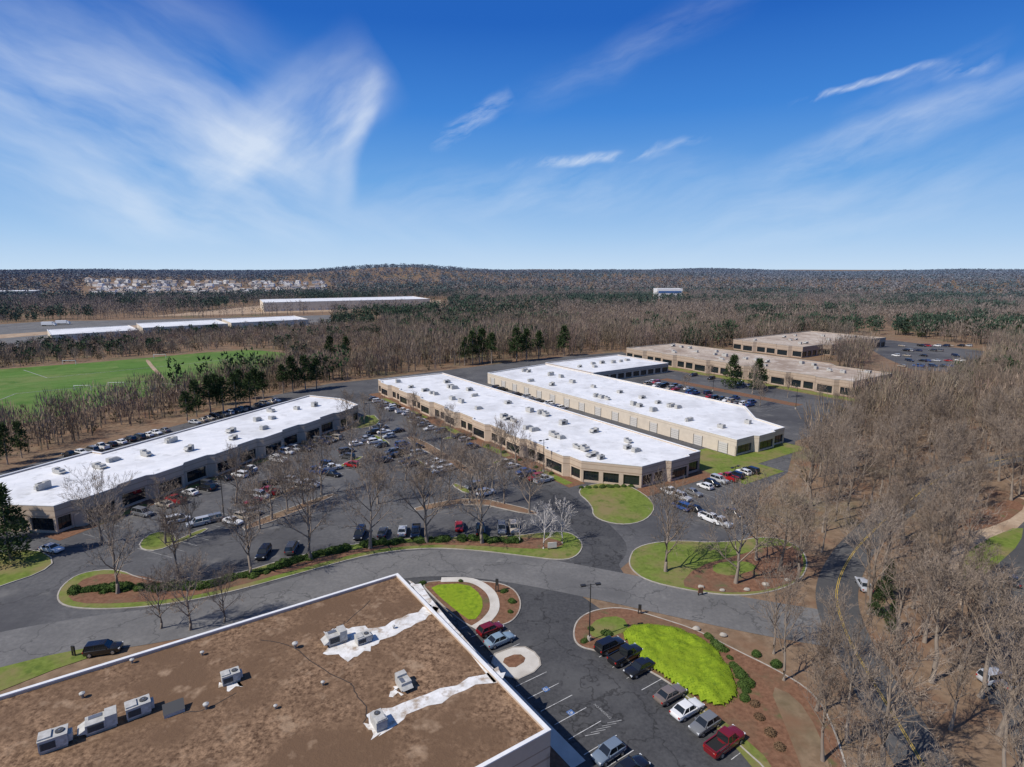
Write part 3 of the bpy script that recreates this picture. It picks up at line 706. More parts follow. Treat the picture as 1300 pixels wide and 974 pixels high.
for k,c,px,py,rz,l in (('sedan','white',66,700,R(-15),'white sedan parked alone by the left lawn'),('suv','black',132,829,R(15),'black SUV on the drive behind the near building'),
   ('sedan','silver',1096,746,R(75),'silver car beside the yellow-lined road under the trees'),('suv','silver',1264,866,R(10),'silver SUV at right edge under the trees'),('sedan','grey',1290,873,R(10),'grey sedan at right edge beside the silver SUV'),('sedan','dark grey',1284,740,R(60),'dark grey car on the side road at right edge')):
    x,y=G(px,py);car(k,c,x,y,rz,l,None,True,.06)
# ------------------------------------------------------------------ lorries in the far yard
def lorry(px,py,rz,label):
    x,y=G(px,py);t=thing('box_truck',label,'truck',(x,y,.1),rz)
    c=MB();c.box(-6,4,-1.3,1.3,1.1,4.0);c.build('cargo_box',mt['white'],t)
    c=MB();c.box(4.3,6.6,-1.2,1.2,.6,2.2);c.box(4.3,5.9,-1.2,1.2,2.2,3.1);c.build('cab',mt['white'],t)
    c=MB();c.box(-6,6,-.5,.5,.6,1.09);c.build('chassis',mt['dark'],t)
    for xx in (-5,-3.8,5.2):
        for s in (-1.1,1.1):
            c=MB();c.tube([(xx,s-.15,.5),(xx,s+.15,.5)],[.5,.5],10,cap=True);c.build('wheel',mt['tyre'],t)
lorry(62,414,.1,'white box truck in the far yard, left of two');lorry(80,412,.1,'white box truck in the far yard, right of two')
# ------------------------------------------------------------------ lamps, signs, goals, boulders
def lamp_proto():
    t=thing('parking_lot_lamp','x','lamp');c=MB();c.tube([(0,0,0),(0,0,.7)],[.3,.3],10,cap=True);c.build('base',mt['conc'],t)
    c=MB();c.tube([(0,0,.7),(0,0,9.3)],[.1,.07],8,cap=True);c.build('pole',mt['dark'],t)
    c=MB();c.tube([(-.9,0,9.15),(.9,0,9.15)],[.04,.04],6);c.build('arm',mt['dark'],t)
    for s in (-1,1):
        c=MB();c.box(s*1.15-.38,s*1.15+.38,-.24,.24,9.05,9.27);h=c.build('lamp_head',mt['dark'],t)
        c=MB();c.box(s*1.15-.3,s*1.15+.3,-.18,.18,9.03,9.048);c.build('lens',mt['hl'],h)
    return t
L0=lamp_proto()
for i,(px,py,l) in enumerate(((748,814,'tall dark twin headed lamp at the near lot entrance'),(596,640,'dark twin headed lamp in the middle of the main lot'),(410,600,'dark twin headed lamp left of the middle lot trees'),
  (690,600,'dark twin headed lamp by the middle building corner'),(470,545,'dark twin headed lamp near the left building far corner'),(930,640,'dark twin headed lamp in the row below the right lawn'),(905,497,'dark twin headed lamp in the lot right of the white roofs'),(1010,520,'dark twin headed lamp at the end of the right lot'),(285,660,'dark twin headed lamp nearest the left lot entrance'))):
    o=L0 if i==0 else dup(L0);x,y=G(px,py);o.location=(x,y,.1);o.rotation_euler=(0,0,.2 if i==0 else A1);tag(o,l,'lamp')
def sign(px,py,label,w=1.6,h=1.0,pz=.4,m='conc'):
    x,y=G(px,py);t=thing('sign_board',label,'sign',(x,y,.12),random.uniform(-.3,.3))
    c=MB();c.box(-w/2,w/2,-.1,.1,pz,pz+h);c.build('panel',mt[m],t)
    for s in (-1,1):
        c=MB();c.box(s*w*.4-.08,s*w*.4+.08,-.08,.08,0,pz);c.build('post',mt['dark'],t)
sign(701,698,'pale low sign board in the bed at the end of the tree island',1.8,1.1,.35,'walk')
sign(631,752,'small dark sign on posts beside the curved sidewalk',.5,1.2,1.2,'dark')
sign(94,833,'small dark sign on the lawn behind the near building',.5,.8,.7,'dark')
sign(889,756,'small red brown sign at the edge of the right tree island',.9,.9,.4,'mulch')
sign(812,780,'small dark sign at the top of the mulch bed',.5,.9,.7,'dark')
for i,(px,py,rz) in enumerate(((105,496,.1),(148,492,.1),(88,463,.1),(203,455,.1))):
    x,y=G(px,py);t=thing('soccer_goal','white soccer goal on the sports field, %s'%['nearer left one','nearer right one','farther left one','farther right one'][i],'goal',(x,y,.03),rz,'soccer goals')
    for s in (-3.6,3.6):
        c=MB();c.tube([(s,0,0),(s,0,2.4),(s,1.6,0)],[.1,.1,.06],6);c.build('post',mt['white'],t)
    c=MB();c.tube([(-3.6,0,2.4),(3.6,0,2.4)],[.1,.1],6);c.build('crossbar',mt['white'],t)
def boulder(px,py,s,label):
    x,y=G(px,py);b=MB();n=8
    for j in range(5):
        for i in range(n):
            t=2*PI*i/n;ph=PI*j/4/1.0;r=math.sin(max(.05,min(PI-.05,ph)))
            q=Vector((r*math.cos(t),r*math.sin(t),math.cos(ph)));k=1+.35*mnoise.noise(q*1.6+Vector((px,py,0)))
            b.v.append((q.x*s*k*1.3,q.y*s*k,q.z*s*k*.75+s*.3))
    for j in range(4):
        for i in range(n):b.f.append((j*n+i,(j+1)*n+i,(j+1)*n+(i+1)%n,j*n+(i+1)%n));b.m.append(0)
    o=b.build('boulder',mt['conc'],smooth=40);o.location=(x,y,.1);tag(o,label,'boulder','boulders in the mulch beds')
for i,(px,py,s) in enumerate(((890,747,.5),(917,751,.4),(948,750,.45),(972,744,.55),(1000,738,.5))):boulder(px,py,s,'pale boulder along the right tree island edge, %s from left'%ORD[i])
for i,(px,py,s) in enumerate(((884,800,.5),(918,808,.45))):boulder(px,py,s,'pale boulder above the yellow-green shrubs, %s from left'%ORD[i])
# ------------------------------------------------------------------ bare trees
def perp(d,rnd):
    x=d.cross(Vector((rnd.uniform(-1,1),rnd.uniform(-1,1),rnd.uniform(-1,1))))
    if x.length<.05:x=d.cross(Vector((1,.3,.2)))
    return x.normalized()
def gen_bare(seed,Ht=15,spread=.36,limbs=13,r0=.26,low=.26,kk=(6,5,6),tw=.032,mr=.02):
    rnd=random.Random(seed);tr=MB();cr=MB()
    pts=[];rad=[]
    x=y=0
    for i in range(8):
        t=i/7;pts.append((x,y,Ht*.82*t));rad.append(r0*(1-t)**.8+.035);x+=rnd.uniform(-.25,.25);y+=rnd.uniform(-.25,.25)
    rad[0]*=1.35;tr.tube(pts,rad,7)
    def at(t):
        f=t*7;i=min(6,int(f));f-=i;return Vector(pts[i]).lerp(Vector(pts[i+1]),f),rad[i]*(1-f)+rad[i+1]*f
    def br(p,d,l,r,lev):
        n=[4,3,2,1][lev];q=[p];cur=p.copy();dd=d.copy();rr=[r]
        for i in range(n):
            dd=(dd+perp(dd,rnd)*rnd.uniform(0,.28)+Vector((0,0,.13 if lev<2 else .06))).normalized()
            cur=cur+dd*l/n;q.append(cur.copy());rr.append(max(mr*.75,r*(1-.8*(i+1)/n)))
        if lev<3:cr.tube([v[:] for v in q],rr,[5,3,3][lev])
        else:
            s=perp(dd,rnd)*tw;cr.face([(p-s)[:],(p+s)[:],cur[:]])
            return
        k=kk[lev]
        for i in range(k):
            t=(.25+.75*(i+rnd.random())/k) if i<k-1 else 1.
            f=t*n;j=min(n-1,int(f));pp=q[j].lerp(q[j+1],f-j)
            base=(q[j+1]-q[j]).normalized();a=rnd.uniform(.45,1.05) if i<k-1 else .25
            nd=(base*math.cos(a)+perp(base,rnd)*math.sin(a));nd.z+=.12;nd.normalize()
            br(pp,nd,l*rnd.uniform(.44,.66)*(1.15-.42*t),max(mr,rr[j]*.5),lev+1)
    for i in range(limbs):
        t=low+(1-low)*(i+rnd.random()*.6)/limbs;t=min(.99,t)
        p,r=at(t);a=2.4*i+rnd.uniform(-.5,.5);el=R(30+38*t+rnd.uniform(-8,12))
        d=Vector((math.cos(a)*math.cos(el),math.sin(a)*math.cos(el),math.sin(el)))
        prof=math.sin(PI*min(1,(t-low*.6)/(1.05-low*.6))**.75)
        br(p,d,Ht*spread*(.5+.62*prof)*rnd.uniform(.75,1.2),r*.62,0)
    return tr.mesh('trunk',mt['bark'],60),cr.mesh('crown',mt['twig'],60)
TV=[gen_bare(s,15,sp,lb,.25,lw) for s,sp,lb,lw in ((1,.42,13,.24),(2,.36,14,.28),(3,.46,12,.2),(4,.30,14,.34),(5,.40,13,.26),(6,.27,14,.42),(7,.33,12,.45))]
THIN=[gen_bare(s,15,sp,lb,.21,lw,(5,5,5),.028,.018) for s,sp,lb,lw in ((31,.32,12,.34),(32,.26,13,.42),(33,.38,11,.3),(34,.29,11,.5))]
trv,crv=gen_bare(11,9,.30,8,.10,.12,(5,4,3),.03);
def pale(me):
    m2=me.copy();m2.materials.clear();m2.materials.append(mt['palebark']);return m2
PV=(pale(trv),pale(crv))
NT=[0]
def bare(x,y,h,label,group,var=None,pv=False,z=0.,wide=1.,mesh=None):
    v=mesh or (PV if pv else TV[var if var is not None else random.randrange(len(TV))])
    t=link('bare_tree',None);t.location=(x,y,z);t.rotation_euler=(0,0,random.uniform(0,6.28));s=h/(9. if pv else 15.);t.scale=(s*wide,s*wide,s)
    tag(t,label,'tree',group);link('trunk',v[0],t);link('crown',v[1],t);NT[0]+=1
st=[(150,754,15,0),(228,735,13,3),(318,731,16,1),(395,711,17.5,0),(470,697,17,4),(542,689,18,2),(612,690,18,0)]
for i,(px,py,h,v) in enumerate(st):
    x,y=G(px,py);bare(x,y,h,'large bare tree on the long grass island, %s from left'%ORD[i],'bare trees on the long grass island',v,z=.1)
for i,(px,py,h) in enumerate(((690,697,10.5),(714,690,10),(660,690,5.5))):
    x,y=G(px,py);bare(x,y,h,'pale barked small tree at the end of the long island, %s'%['left of the main pair','right of the main pair','smallest and leftmost'][i],None,pv=True,z=.1)
for i,(px,py,h,v) in enumerate(((845,726,16,0),(934,741,16,2),(990,725,16,4),(1012,738,14,1),(960,712,14,2))):
    x,y=G(px,py);bare(x,y,h,'bare tree on the right grass island, %s'%['leftmost with thick crown','second from left at front edge','centre right','at the right tip','behind the others'][i],'bare trees on the right grass island',v,z=.1)
lotT=[(210,690),(365,650),(408,628),(560,585),(585,600),(525,562),(600,634),(640,640),(672,652),(540,648),(440,545),(462,538),(330,672),(300,640),(130,690),(655,590),(480,640),(515,610),(385,640),(345,660),(570,636),(625,620)]
lw=[G(*q) for q in lotT]+[W(70,125),W(70,152),W(70,178),W1(80,-107),W1(106,-107),W1(133,-107),W(90,137),W(90,167),W(90,195)]
for i,(x,y) in enumerate(sorted(lw,key=lambda q:q[0]/q[1])):
    bare(x,y,random.uniform(9.5,13.5),'smaller bare tree growing in the main parking lot, %s from left'%ORD[i],'bare trees in the main lot',random.choice([0,2,4,1]),z=.05)
for i,(px,py,h) in enumerate(((242,800,11),(285,790,8),(205,798,9))):
    x,y=G(px,py);bare(x,y,h,'thin bare tree just behind the near building edge, %s'%['tallest','shortest, at right','at left'][i],None,random.choice([0,2]))
for i,(px,py,h) in enumerate(((870,500,8),(955,500,12),(965,515,9),(1000,505,9),(1040,515,8),(900,485,8),(1060,530,9))):
    x,y=G(px,py);bare(x,y,h,'bare tree in the lot right of the white roofs','bare trees in the right lot',0)
wood=[G(*q) for q in [(1015,625),(1072,575),(1110,545),(1190,520),(1280,490),(1420,470),(1560,700),(1600,1150),(1060,1150),(1035,960),(1000,880),(965,835),(1010,812),(1035,770),(1040,700)]]
xsW=[p[0] for p in wood];ysW=[p[1] for p in wood]
pubA=np.array(pub_pts);sideA=np.array(side_pts);drA=np.array(drive_pts)
def clear_of(x,y,A,d):return np.min((A[:,0]-x)**2+(A[:,1]-y)**2)>d*d
clearing=[[G(*q) for q in [(1238,838),(1345,838),(1370,940),(1258,930)]],[G(*q) for q in [(1205,715),(1240,650),(1330,620),(1330,700),(1300,770),(1228,770)]]]
cand=[]
tries=0
while len(cand)<238 and tries<80000:
    tries+=1
    y=41+290*random.random()**1.35;x=random.uniform(18,min(max(xsW),y*1.0+8))
    a_,b_=np.array([x]),np.array([y])
    if not inpoly(a_,b_,wood)[0]:continue
    if not(clear_of(x,y,pubA,5.2 if y<72 else 4.0) and clear_of(x,y,sideA,4.6) and clear_of(x,y,drA,6.3)):continue
    if any(inpoly(a_,b_,q)[0] for q in clearing):continue
    sp=4.9 if y<110 else 5.6 if y<180 else 7.
    if any((x-a)**2+(y-c)**2<sp*sp for a,c in cand):continue
    if mnoise.noise(Vector((x/13,y/13,2)))>.18 and random.random()<.6:continue
    cand.append((x,y))
for x,y in cand:
    bare(x,y,random.uniform(11.5,18),'bare grey tree standing in the wood on both sides of the yellow-lined road','bare trees of the right wood',random.choice([1,3,3,5,6,4]),wide=random.uniform(.82,1.08),mesh=random.choice(THIN) if random.random()<.55 else None)
# ------------------------------------------------------------------ evergreens
def gen_pine(seed,Ht=14,wid=.24,low=.3,n=46,per=36,sz=.55):
    rnd=random.Random(seed);tr=MB();cr=MB();tr.tube([(0,0,0),(.1,0,Ht*.5),(0,.1,Ht*.95)],[.22,.15,.04],6)
    for i in range(n):
        t=low+(1-low)*((i+rnd.random())/n);rr=Ht*wid*(1-max(0,((t-low)/(1.02-low)))**1.5)*(.55+.6*rnd.random())
        if t-low<.1:rr*=.75
        a=rnd.uniform(0,6.28);c=Vector((math.cos(a)*rr*.75,math.sin(a)*rr*.75,Ht*t));cs=Ht*.075*(1.15-.5*t)*rnd.uniform(.7,1.4)
        if rr>1:cr.tube([(0,0,c.z-.5),c[:]],[.05,.02],3)
        for k in range(per):
            q=Vector((rnd.gauss(0,1),rnd.gauss(0,1),rnd.gauss(0,.6)))
            q=q.normalized()*cs*rnd.uniform(.5,1.05);d=(q+Vector((0,0,.3))).normalized();s=perp(d,rnd)*sz*.32*rnd.uniform(.6,1.3)
            p=c+q;cr.face([(p-s)[:],(p+s)[:],(p+d*sz*rnd.uniform(.8,1.5))[:]])
    return tr.mesh('trunk',mt['bark'],60),cr.mesh('crown',mt['needle'])
EV=[gen_pine(21,14,.22,.34),gen_pine(22,14,.27,.28),gen_pine(23,14,.30,.06,60,44),gen_pine(24,14,.2,.45,40,34)]
def pine(px,py,h,v,label,group=None,wide=1.,world=None):
    x,y=world or G(px,py);t=link('evergreen_tree',None);t.location=(x,y,0);t.rotation_euler=(0,0,random.uniform(0,6.28));s=h/14.;t.scale=(s*wide,s*wide,s)
    tag(t,label,'tree',group);link('trunk',EV[v][0],t);link('crown',EV[v][1],t)
pine(14,712,15,2,'big dark evergreen at the left edge below the left building')
pine(-14,690,14,2,'dark evergreen half cut by the left edge')
pine(930,492,15,2,'tall evergreen before the nearer brown building, left of two',None,1.25);pine(962,494,14,2,'tall evergreen before the nearer brown building, right of two',None,1.2)
for i,(px,py,h) in enumerate(((1128,512,10),(1150,514,11),(1175,512,10.5),(1190,505,9))):pine(px,py,h,2,'round dark evergreen right of the brown building, %s from left'%ORD[i],None,1.6)
for i,(px,py,h) in enumerate(((250,530,14),(268,527,15),(284,525,14),(300,522,15),(318,518,14),(335,512,13),(275,515,13),(305,508,13),(372,498,16),(388,496,16),(402,494,14),(360,500,13),(238,535,11),(325,510,14))):
    pine(px,py,h,i%2*3 if i%3 else 1,'dark pine in the belt between the sports field and left building','pines behind the left building',1.2)
for i,(px,py,h) in enumerate(((10,590,12),(28,582,11),(-8,600,13))):pine(px,py,h,1,'dark pine at the left edge above the left building, %s'%['middle','right','cut by edge'][i])
for i,(px,py,h) in enumerate(((420,462,16),(440,460,15),(600,462,19),(612,461,20),(624,462,18),(656,459,20),(668,458,19),(684,456,17),(716,452,19),(590,464,16))):
    pine(px,py,h,(0,3,1)[i%3],'dark pine among the tall bare wood behind the white roofs','pines in the wood behind the white roofs',1.15)
for i,(px,py,h) in enumerate(((1112,782,6),(1130,802,5),(1125,760,7))):pine(px,py,h,2,'small green pine beside the yellow-lined road in the bare wood, %s'%['leftmost','nearest','farthest'][i],None,.8)
for i,(px,py,h) in enumerate(((1215,488,11),(1240,484,9),(1265,452,12),(1170,428,12),(1275,470,12),(1290,440,15),(1250,430,13),(1205,428,12),(1285,480,12),(1150,424,12),(1270,440,14),(1225,426,13))):pine(px,py,h,(1,2)[i%2],'dark evergreen at the edge of the right wood beyond the lots','evergreens beyond the right lots',1.2)
# ------------------------------------------------------------------ shrubs
def gen_shrub(seed,rx,ry,rz_,n,sz):
    rnd=random.Random(seed);b=MB();m=10
    for j in range(5):
        for i in range(m):
            t=2*PI*i/m;ph=PI/2*j/4;k=.82+.12*rnd.random();b.v.append((rx*k*math.cos(t)*math.cos(ph),ry*k*math.sin(t)*math.cos(ph),rz_*k*math.sin(ph)))
    for j in range(4):
        for i in range(m):b.f.append((j*m+i,j*m+(i+1)%m,(j+1)*m+(i+1)%m,(j+1)*m+i));b.m.append(0)
    for i in range(n):
        q=Vector((rnd.gauss(0,1),rnd.gauss(0,1),abs(rnd.gauss(0,.8)))).normalized();p=Vector((q.x*rx,q.y*ry,q.z*rz_))*rnd.uniform(.85,1.08)
        s=perp(q,rnd)*sz;e=(q+perp(q,rnd)*.8).normalized()*sz*1.6;b.face([(p-s)[:],(p+s)[:],(p+e)[:]])
    return b
SH=[gen_shrub(s,.95,.85,.95,420,.10).mesh('shrub',mt['leaf']) for s in (1,2,3)]
SR=gen_shrub(5,.9,.9,.8,300,.11).mesh('shrub',mt['redbrush'])
def shrubs(pts,phrase,group,me=None,s0=.8,s1=1.3,z=.1):
    for i,(px,py) in enumerate(pts):
        x,y=G(px,py);o=link('shrub',me or random.choice(SH));o.location=(x,y,z);s=random.uniform(s0,s1);o.scale=(s*random.uniform(1,1.4),s,s*random.uniform(.7,1.0));o.rotation_euler=(0,0,random.uniform(0,6))
        tag(o,'%s, %s from left'%(phrase,ORD[i]),'shrub',group)
hp=[(95,752),(150,748),(200,748),(260,745),(330,728),(400,706),(470,692),(540,686),(600,686),(665,688)]
pts=[]
for a,c in zip(hp[:-1],hp[1:]):
    for k in range(9):
        t=k/9
        if random.random()<.86:pts.append((a[0]+(c[0]-a[0])*t,a[1]+(c[1]-a[1])*t+random.uniform(-1.5,1.5)))
shrubs(pts,'clipped green shrub in the hedge line of the long island','hedge shrubs on the long island')
shrubs([(742,815),(750,800),(770,806),(835,810),(960,832),(985,845)],'low green shrub in the right mulch bed','shrubs in the right mulch bed',None,.5,.8)
dk=[(900,812),(905,816),(914,822),(919,829),(927,838),(933,848),(938,852),(941,862),(943,873),(946,880),(944,890),(952,868)]
shrubs(sorted([(x+random.uniform(-2,3),y+random.uniform(-2,2)) for x,y in dk]),'dark green shrub along the right edge of the yellow-green mass','dark shrubs beside the yellow-green mass',None,.4,1.0)
shrubs(sorted([(958,895),(964,912),(978,932),(990,950)]),'rusty brown shrub in the bed right of the parked row','rusty shrubs in the right bed',SR,.5,.8)
shrubs([(536,742),(585,739),(640,752),(648,778),(650,765)],'small green shrub around the round lawn island','shrubs round the lawn island',None,.4,.7)
bp=[(738+i*9,620-i*.3) for i in range(8)]+[(700,602),(680,594),(660,585),(640,575),(620,567),(600,558)]
shrubs(sorted(bp),'green shrub against the middle building front','shrubs along the middle building',None,.6,.9)
def mound(poly,h,label,cat,leafn,sz,m1,m2,name):
    poly=ccw(poly);xs_=[p[0] for p in poly];ys_=[p[1] for p in poly];step=.35
    P_=np.array(poly+[poly[0]])
    def dist(x,y):
        best=9
        for i in range(len(poly)):
            ax,ay=P_[i];bx,by=P_[i+1];dx,dy=bx-ax,by-ay;t=max(0,min(1,((x-ax)*dx+(y-ay)*dy)/(dx*dx+dy*dy+1e-9)));best=min(best,math.hypot(x-ax-t*dx,y-ay-t*dy))
        return best
    def hh(x,y):
        d=dist(x,y);return h*min(1,(d/1.9))**.5+.30*mnoise.noise(Vector((x*.6,y*.6,1)))*min(1,d)+.18*mnoise.noise(Vector((x*1.4,y*1.4,4)))*min(1,d)
    b=MB();idx={}
    nx_=int((max(xs_)-min(xs_))/step)+2;ny_=int((max(ys_)-min(ys_))/step)+2
    X=min(xs_)+step*np.arange(nx_);Y=min(ys_)+step*np.arange(ny_);gx,gy=np.meshgrid(X,Y,indexing='ij');ins=inpoly(gx,gy,poly)
    for i in range(nx_):
        for j in range(ny_):
            if ins[i,j]:idx[i,j]=len(b.v);b.v.append((X[i],Y[j],.1+hh(X[i],Y[j])))
    pts=list(idx.keys())
    for (i,j) in pts:
        if (i+1,j) in idx and (i,j+1) in idx and (i+1,j+1) in idx:b.f.append((idx[i,j],idx[i+1,j],idx[i+1,j+1],idx[i,j+1]));b.m.append(0)
    rnd=random.Random(3)
    for k in range(leafn):
        i,j=rnd.choice(pts);x,y,z=b.v[idx[i,j]];x+=rnd.uniform(-.2,.2);y+=rnd.uniform(-.2,.2);q=Vector((rnd.uniform(-.6,.6),rnd.uniform(-.6,.6),1)).normalized()
        p=Vector((x,y,z+rnd.uniform(-.07,.0)));s=perp(q,rnd)*sz;b.face([(p-s)[:],(p+s)[:],(p+q*sz*1.4)[:]],1)
    o=b.build(name,[mt[m1],mt[m2]],smooth=60);tag(o,label,cat)
mp_=[(788,805),(803,794),(850,796),(888,809),(916,832),(934,862),(937,884),(928,898),(908,902),(880,888),(848,866),(812,841),(794,821)]
mound([(x+random.uniform(-.25,.25),y+random.uniform(-.25,.25)) for x,y in smooth_closed([G(*q) for q in mp_],2)],1.0,'large bright yellow-green clipped shrub mass in the mulch bed','shrub',15000,.05,'ylawn','yleaf','clipped_shrub_mass')
# ------------------------------------------------------------------ woodland masses (stuff)
def stuff_mesh(name,verts,cols,label,cat):
    nv=len(verts)
    me=bpy.data.meshes.new(name);me.vertices.add(nv);me.vertices.foreach_set('co',verts.astype(np.float32).ravel())
    me.loops.add(nv);me.loops.foreach_set('vertex_index',np.arange(nv,dtype=np.int32))
    me.polygons.add(nv//3);me.polygons.foreach_set('loop_start',np.arange(0,nv,3,dtype=np.int32))
    me.update(calc_edges=True)
    ca=me.color_attributes.new('Col','FLOAT_COLOR','POINT');rgba=np.ones((nv,4),np.float32);rgba[:,:3]=cols;ca.data.foreach_set('color',rgba.ravel())
    me.materials.append(mt['vcol']);o=link(name,me);tag(o,label,cat,None,'stuff');return o
def sprays(xy,z0,h,col,K,w,spread,up=(.10,.24),lo=.25):
    n=len(xy);U=lambda a,b_:rng.uniform(a,b_,(n,K))
    t=U(lo,.88);ang=U(0,2*PI);prof=np.sin(PI*np.clip((t-lo*.5)/(1.05-lo*.5),0,1))**.7
    out=h[:,None]*spread*prof*np.sqrt(U(.05,1))
    bx=out*np.cos(ang);by=out*np.sin(ang);bz=t*h[:,None]
    L=h[:,None]*U(*up);tx=bx*(1.0+U(.1,.35))+h[:,None]*U(-.04,.04);ty=by*(1+U(.1,.35))+h[:,None]*U(-.04,.04);tz=np.minimum(bz+L,h[:,None]*1.02)
    pa=U(0,2*PI);wx=w[:,None]*np.cos(pa)*U(.5,1.3);wy=w[:,None]*np.sin(pa)*U(.5,1.3)
    V=np.empty((n,K+1,3,3))
    V[:,:K,0]=np.stack([bx-wx,by-wy,bz],-1);V[:,:K,1]=np.stack([bx+wx,by+wy,bz],-1);V[:,:K,2]=np.stack([tx,ty,tz],-1)
    V[:,K,0]=np.stack([-.22+0*h,0*h,0*h],-1);V[:,K,1]=np.stack([.22+0*h,.1+0*h,0*h],-1);V[:,K,2]=np.stack([0*h,0*h,h*.8],-1)
    V[...,0]+=xy[:,0][:,None,None];V[...,1]+=xy[:,1][:,None,None];V[...,2]+=z0[:,None,None]
    cc=col[:,None,None,:]*rng.uniform(.72,1.28,(n,K+1,1,1))*np.ones((1,1,3,1))
    return V.reshape(-1,3),cc.reshape(-1,3)
def wp(p):return [G(*q) for q in p]
site=wp([(-420,740),(-100,612),(60,572),(140,549),(300,509),(420,484),(470,480),(590,464),(690,453),(780,445),(850,466),(1095,515),(1072,560),(1020,610),(1035,690),(1040,760),(1000,1050),(-420,1050)])
uvx=[[W(183,196),W(258,196),W(258,256),W(183,256)],[W(186,110),W(320,110),W(320,268),W(246,268),W(246,200),W(186,200)],[W(345,188),W(465,188),W(465,258),W(345,258)],[W(305,145),W(355,180),W(355,260),W(305,262)]]
farlot=wp([(1075,428),(1140,426),(1260,443),(1250,480),(1190,508),(1090,525),(1080,480),(1110,455)])
fieldp=wp([(-330,585),(-330,490),(0,468),(300,442),(345,444),(380,449),(352,470),(300,480),(240,495),(130,517),(15,546)])
yard1=wp([(-220,459),(-220,416),(0,411),(60,407),(200,405),(420,399),(420,413),(200,428),(50,443)])
yard2=wp([(190,403),(330,387),(570,380),(570,394),(330,399)])
yard3=wp([(105,379),(300,377),(420,374),(420,362),(105,363)])
yard4=wp([(825,384),(876,384),(876,376),(825,376)])
EXC=[site,fieldp,yard1,yard2,yard4,farlot]+uvx
def ok(x,y):
    r=np.ones(x.shape,bool)
    for p in EXC:r&=~inpoly(x,y,p)
    r&=~(inpoly(x,y,yard3)&(rng.uniform(0,1,x.shape)<.88))
    iw=inpoly(x,y,wood);r&=~(iw&((y<180)|(rng.uniform(0,1,x.shape)<.4)))
    for q in clearing:r&=~inpoly(x,y,q)
    return r
def sample(n,r0,r1,pw=1.0,amax=44):
    r=(rng.uniform(0,1,n)*(r1**pw-r0**pw)+r0**pw)**(1/pw);a=np.radians(rng.uniform(-amax,amax,n))
    x=r*np.sin(a);y=r*np.cos(a);k=ok(x,y);return np.stack([x[k],y[k]],-1)
def hz(xy):return np.array([hill(a,c) for a,c in xy])
def haze(col,xy,k,mx=.6):  # aerial haze painted into the tree colours, bluer with distance
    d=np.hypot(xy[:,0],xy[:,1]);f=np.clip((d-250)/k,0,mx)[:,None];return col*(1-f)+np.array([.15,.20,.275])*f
brown=np.array([.205,.158,.118])
def cl(xy,s,sy=None):return np.array([mnoise.noise(Vector((a/s,c/(sy or s),.7))) for a,c in xy])
def leftlow(xy,h,f):
    left=(xy[:,0]<-60)&(xy[:,1]>330)&(xy[:,1]<640)&(xy[:,0]<-.22*xy[:,1]);h[left]*=f;return h
xy=sample(10500,165,560,1.6);n=len(xy)
h=rng.uniform(12,18,n);near_left=(xy[:,0]<-60)&(xy[:,1]<330);h[near_left]*=.7;h=leftlow(xy,h,.54)
h[(xy[:,0]>-60)&(xy[:,0]<160)&(xy[:,1]<420)]*=1.15
tint=cl(xy,45)[:,None]
col=brown*rng.uniform(.75,1.4,(n,1))*(1+.4*tint)+rng.uniform(-.012,.012,(n,3))
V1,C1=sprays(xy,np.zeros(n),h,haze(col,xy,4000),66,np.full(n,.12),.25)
stuff_mesh('bare_woodland',V1,C1,'grey brown bare woodland surrounding the business park','woodland')
xy=sample(2500,165,520,1.5);n=len(xy)
V1,C1=sprays(xy,np.zeros(n),rng.uniform(2,4.5,n),np.array([.12,.10,.06])*rng.uniform(.6,1.3,(n,1)),22,np.full(n,.3),.5,lo=.05)
stuff_mesh('undergrowth',V1,C1,'brown green undergrowth at the foot of the bare woodland','undergrowth')
xy=sample(11500,540,1250,1.5);n=len(xy);g=cl(xy,340,65)+.35*cl(xy,50)+rng.uniform(-.05,.05,n)
ever=(g>.10)
col=brown*rng.uniform(.75,1.25,(n,1))*(1+.35*cl(xy,70)[:,None])
h=leftlow(xy,rng.uniform(12,19,n),.6);z=hz(xy);ne_=~ever
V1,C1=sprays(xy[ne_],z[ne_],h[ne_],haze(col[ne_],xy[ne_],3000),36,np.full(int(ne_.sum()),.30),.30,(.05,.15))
stuff_mesh('far_bare_woodland',V1,C1,'brown bare woodland in the middle distance','woodland')
xs2=sample(1500,300,560,1.5);xs2=xs2[cl(xs2,80)>.12];xe=np.concatenate([xy[ever],xs2]);ne=len(xe);he=leftlow(xe,rng.uniform(13,20,ne),.55)
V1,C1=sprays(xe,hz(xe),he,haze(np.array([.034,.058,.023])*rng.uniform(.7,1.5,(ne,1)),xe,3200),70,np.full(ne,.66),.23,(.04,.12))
stuff_mesh('pine_woodland',V1,C1,'dark green pine woodland scattered through the bare woods','woodland')
xy=sample(19000,1200,5200,1.2);n=len(xy);g=cl(xy,700,170)+.3*cl(xy,110)+rng.uniform(-.05,.05,n);ever=g>.03
col=np.array([.175,.138,.105])*rng.uniform(.8,1.2,(n,1));col[ever]=np.array([.040,.060,.033])*rng.uniform(.75,1.35,(int(ever.sum()),1))
dist=np.hypot(xy[:,0],xy[:,1])
h=rng.uniform(13,20,n)
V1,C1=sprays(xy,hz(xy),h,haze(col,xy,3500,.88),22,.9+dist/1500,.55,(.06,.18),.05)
stuff_mesh('horizon_woodland',V1,C1,'dark hazy woodland reaching to the horizon','woodland')
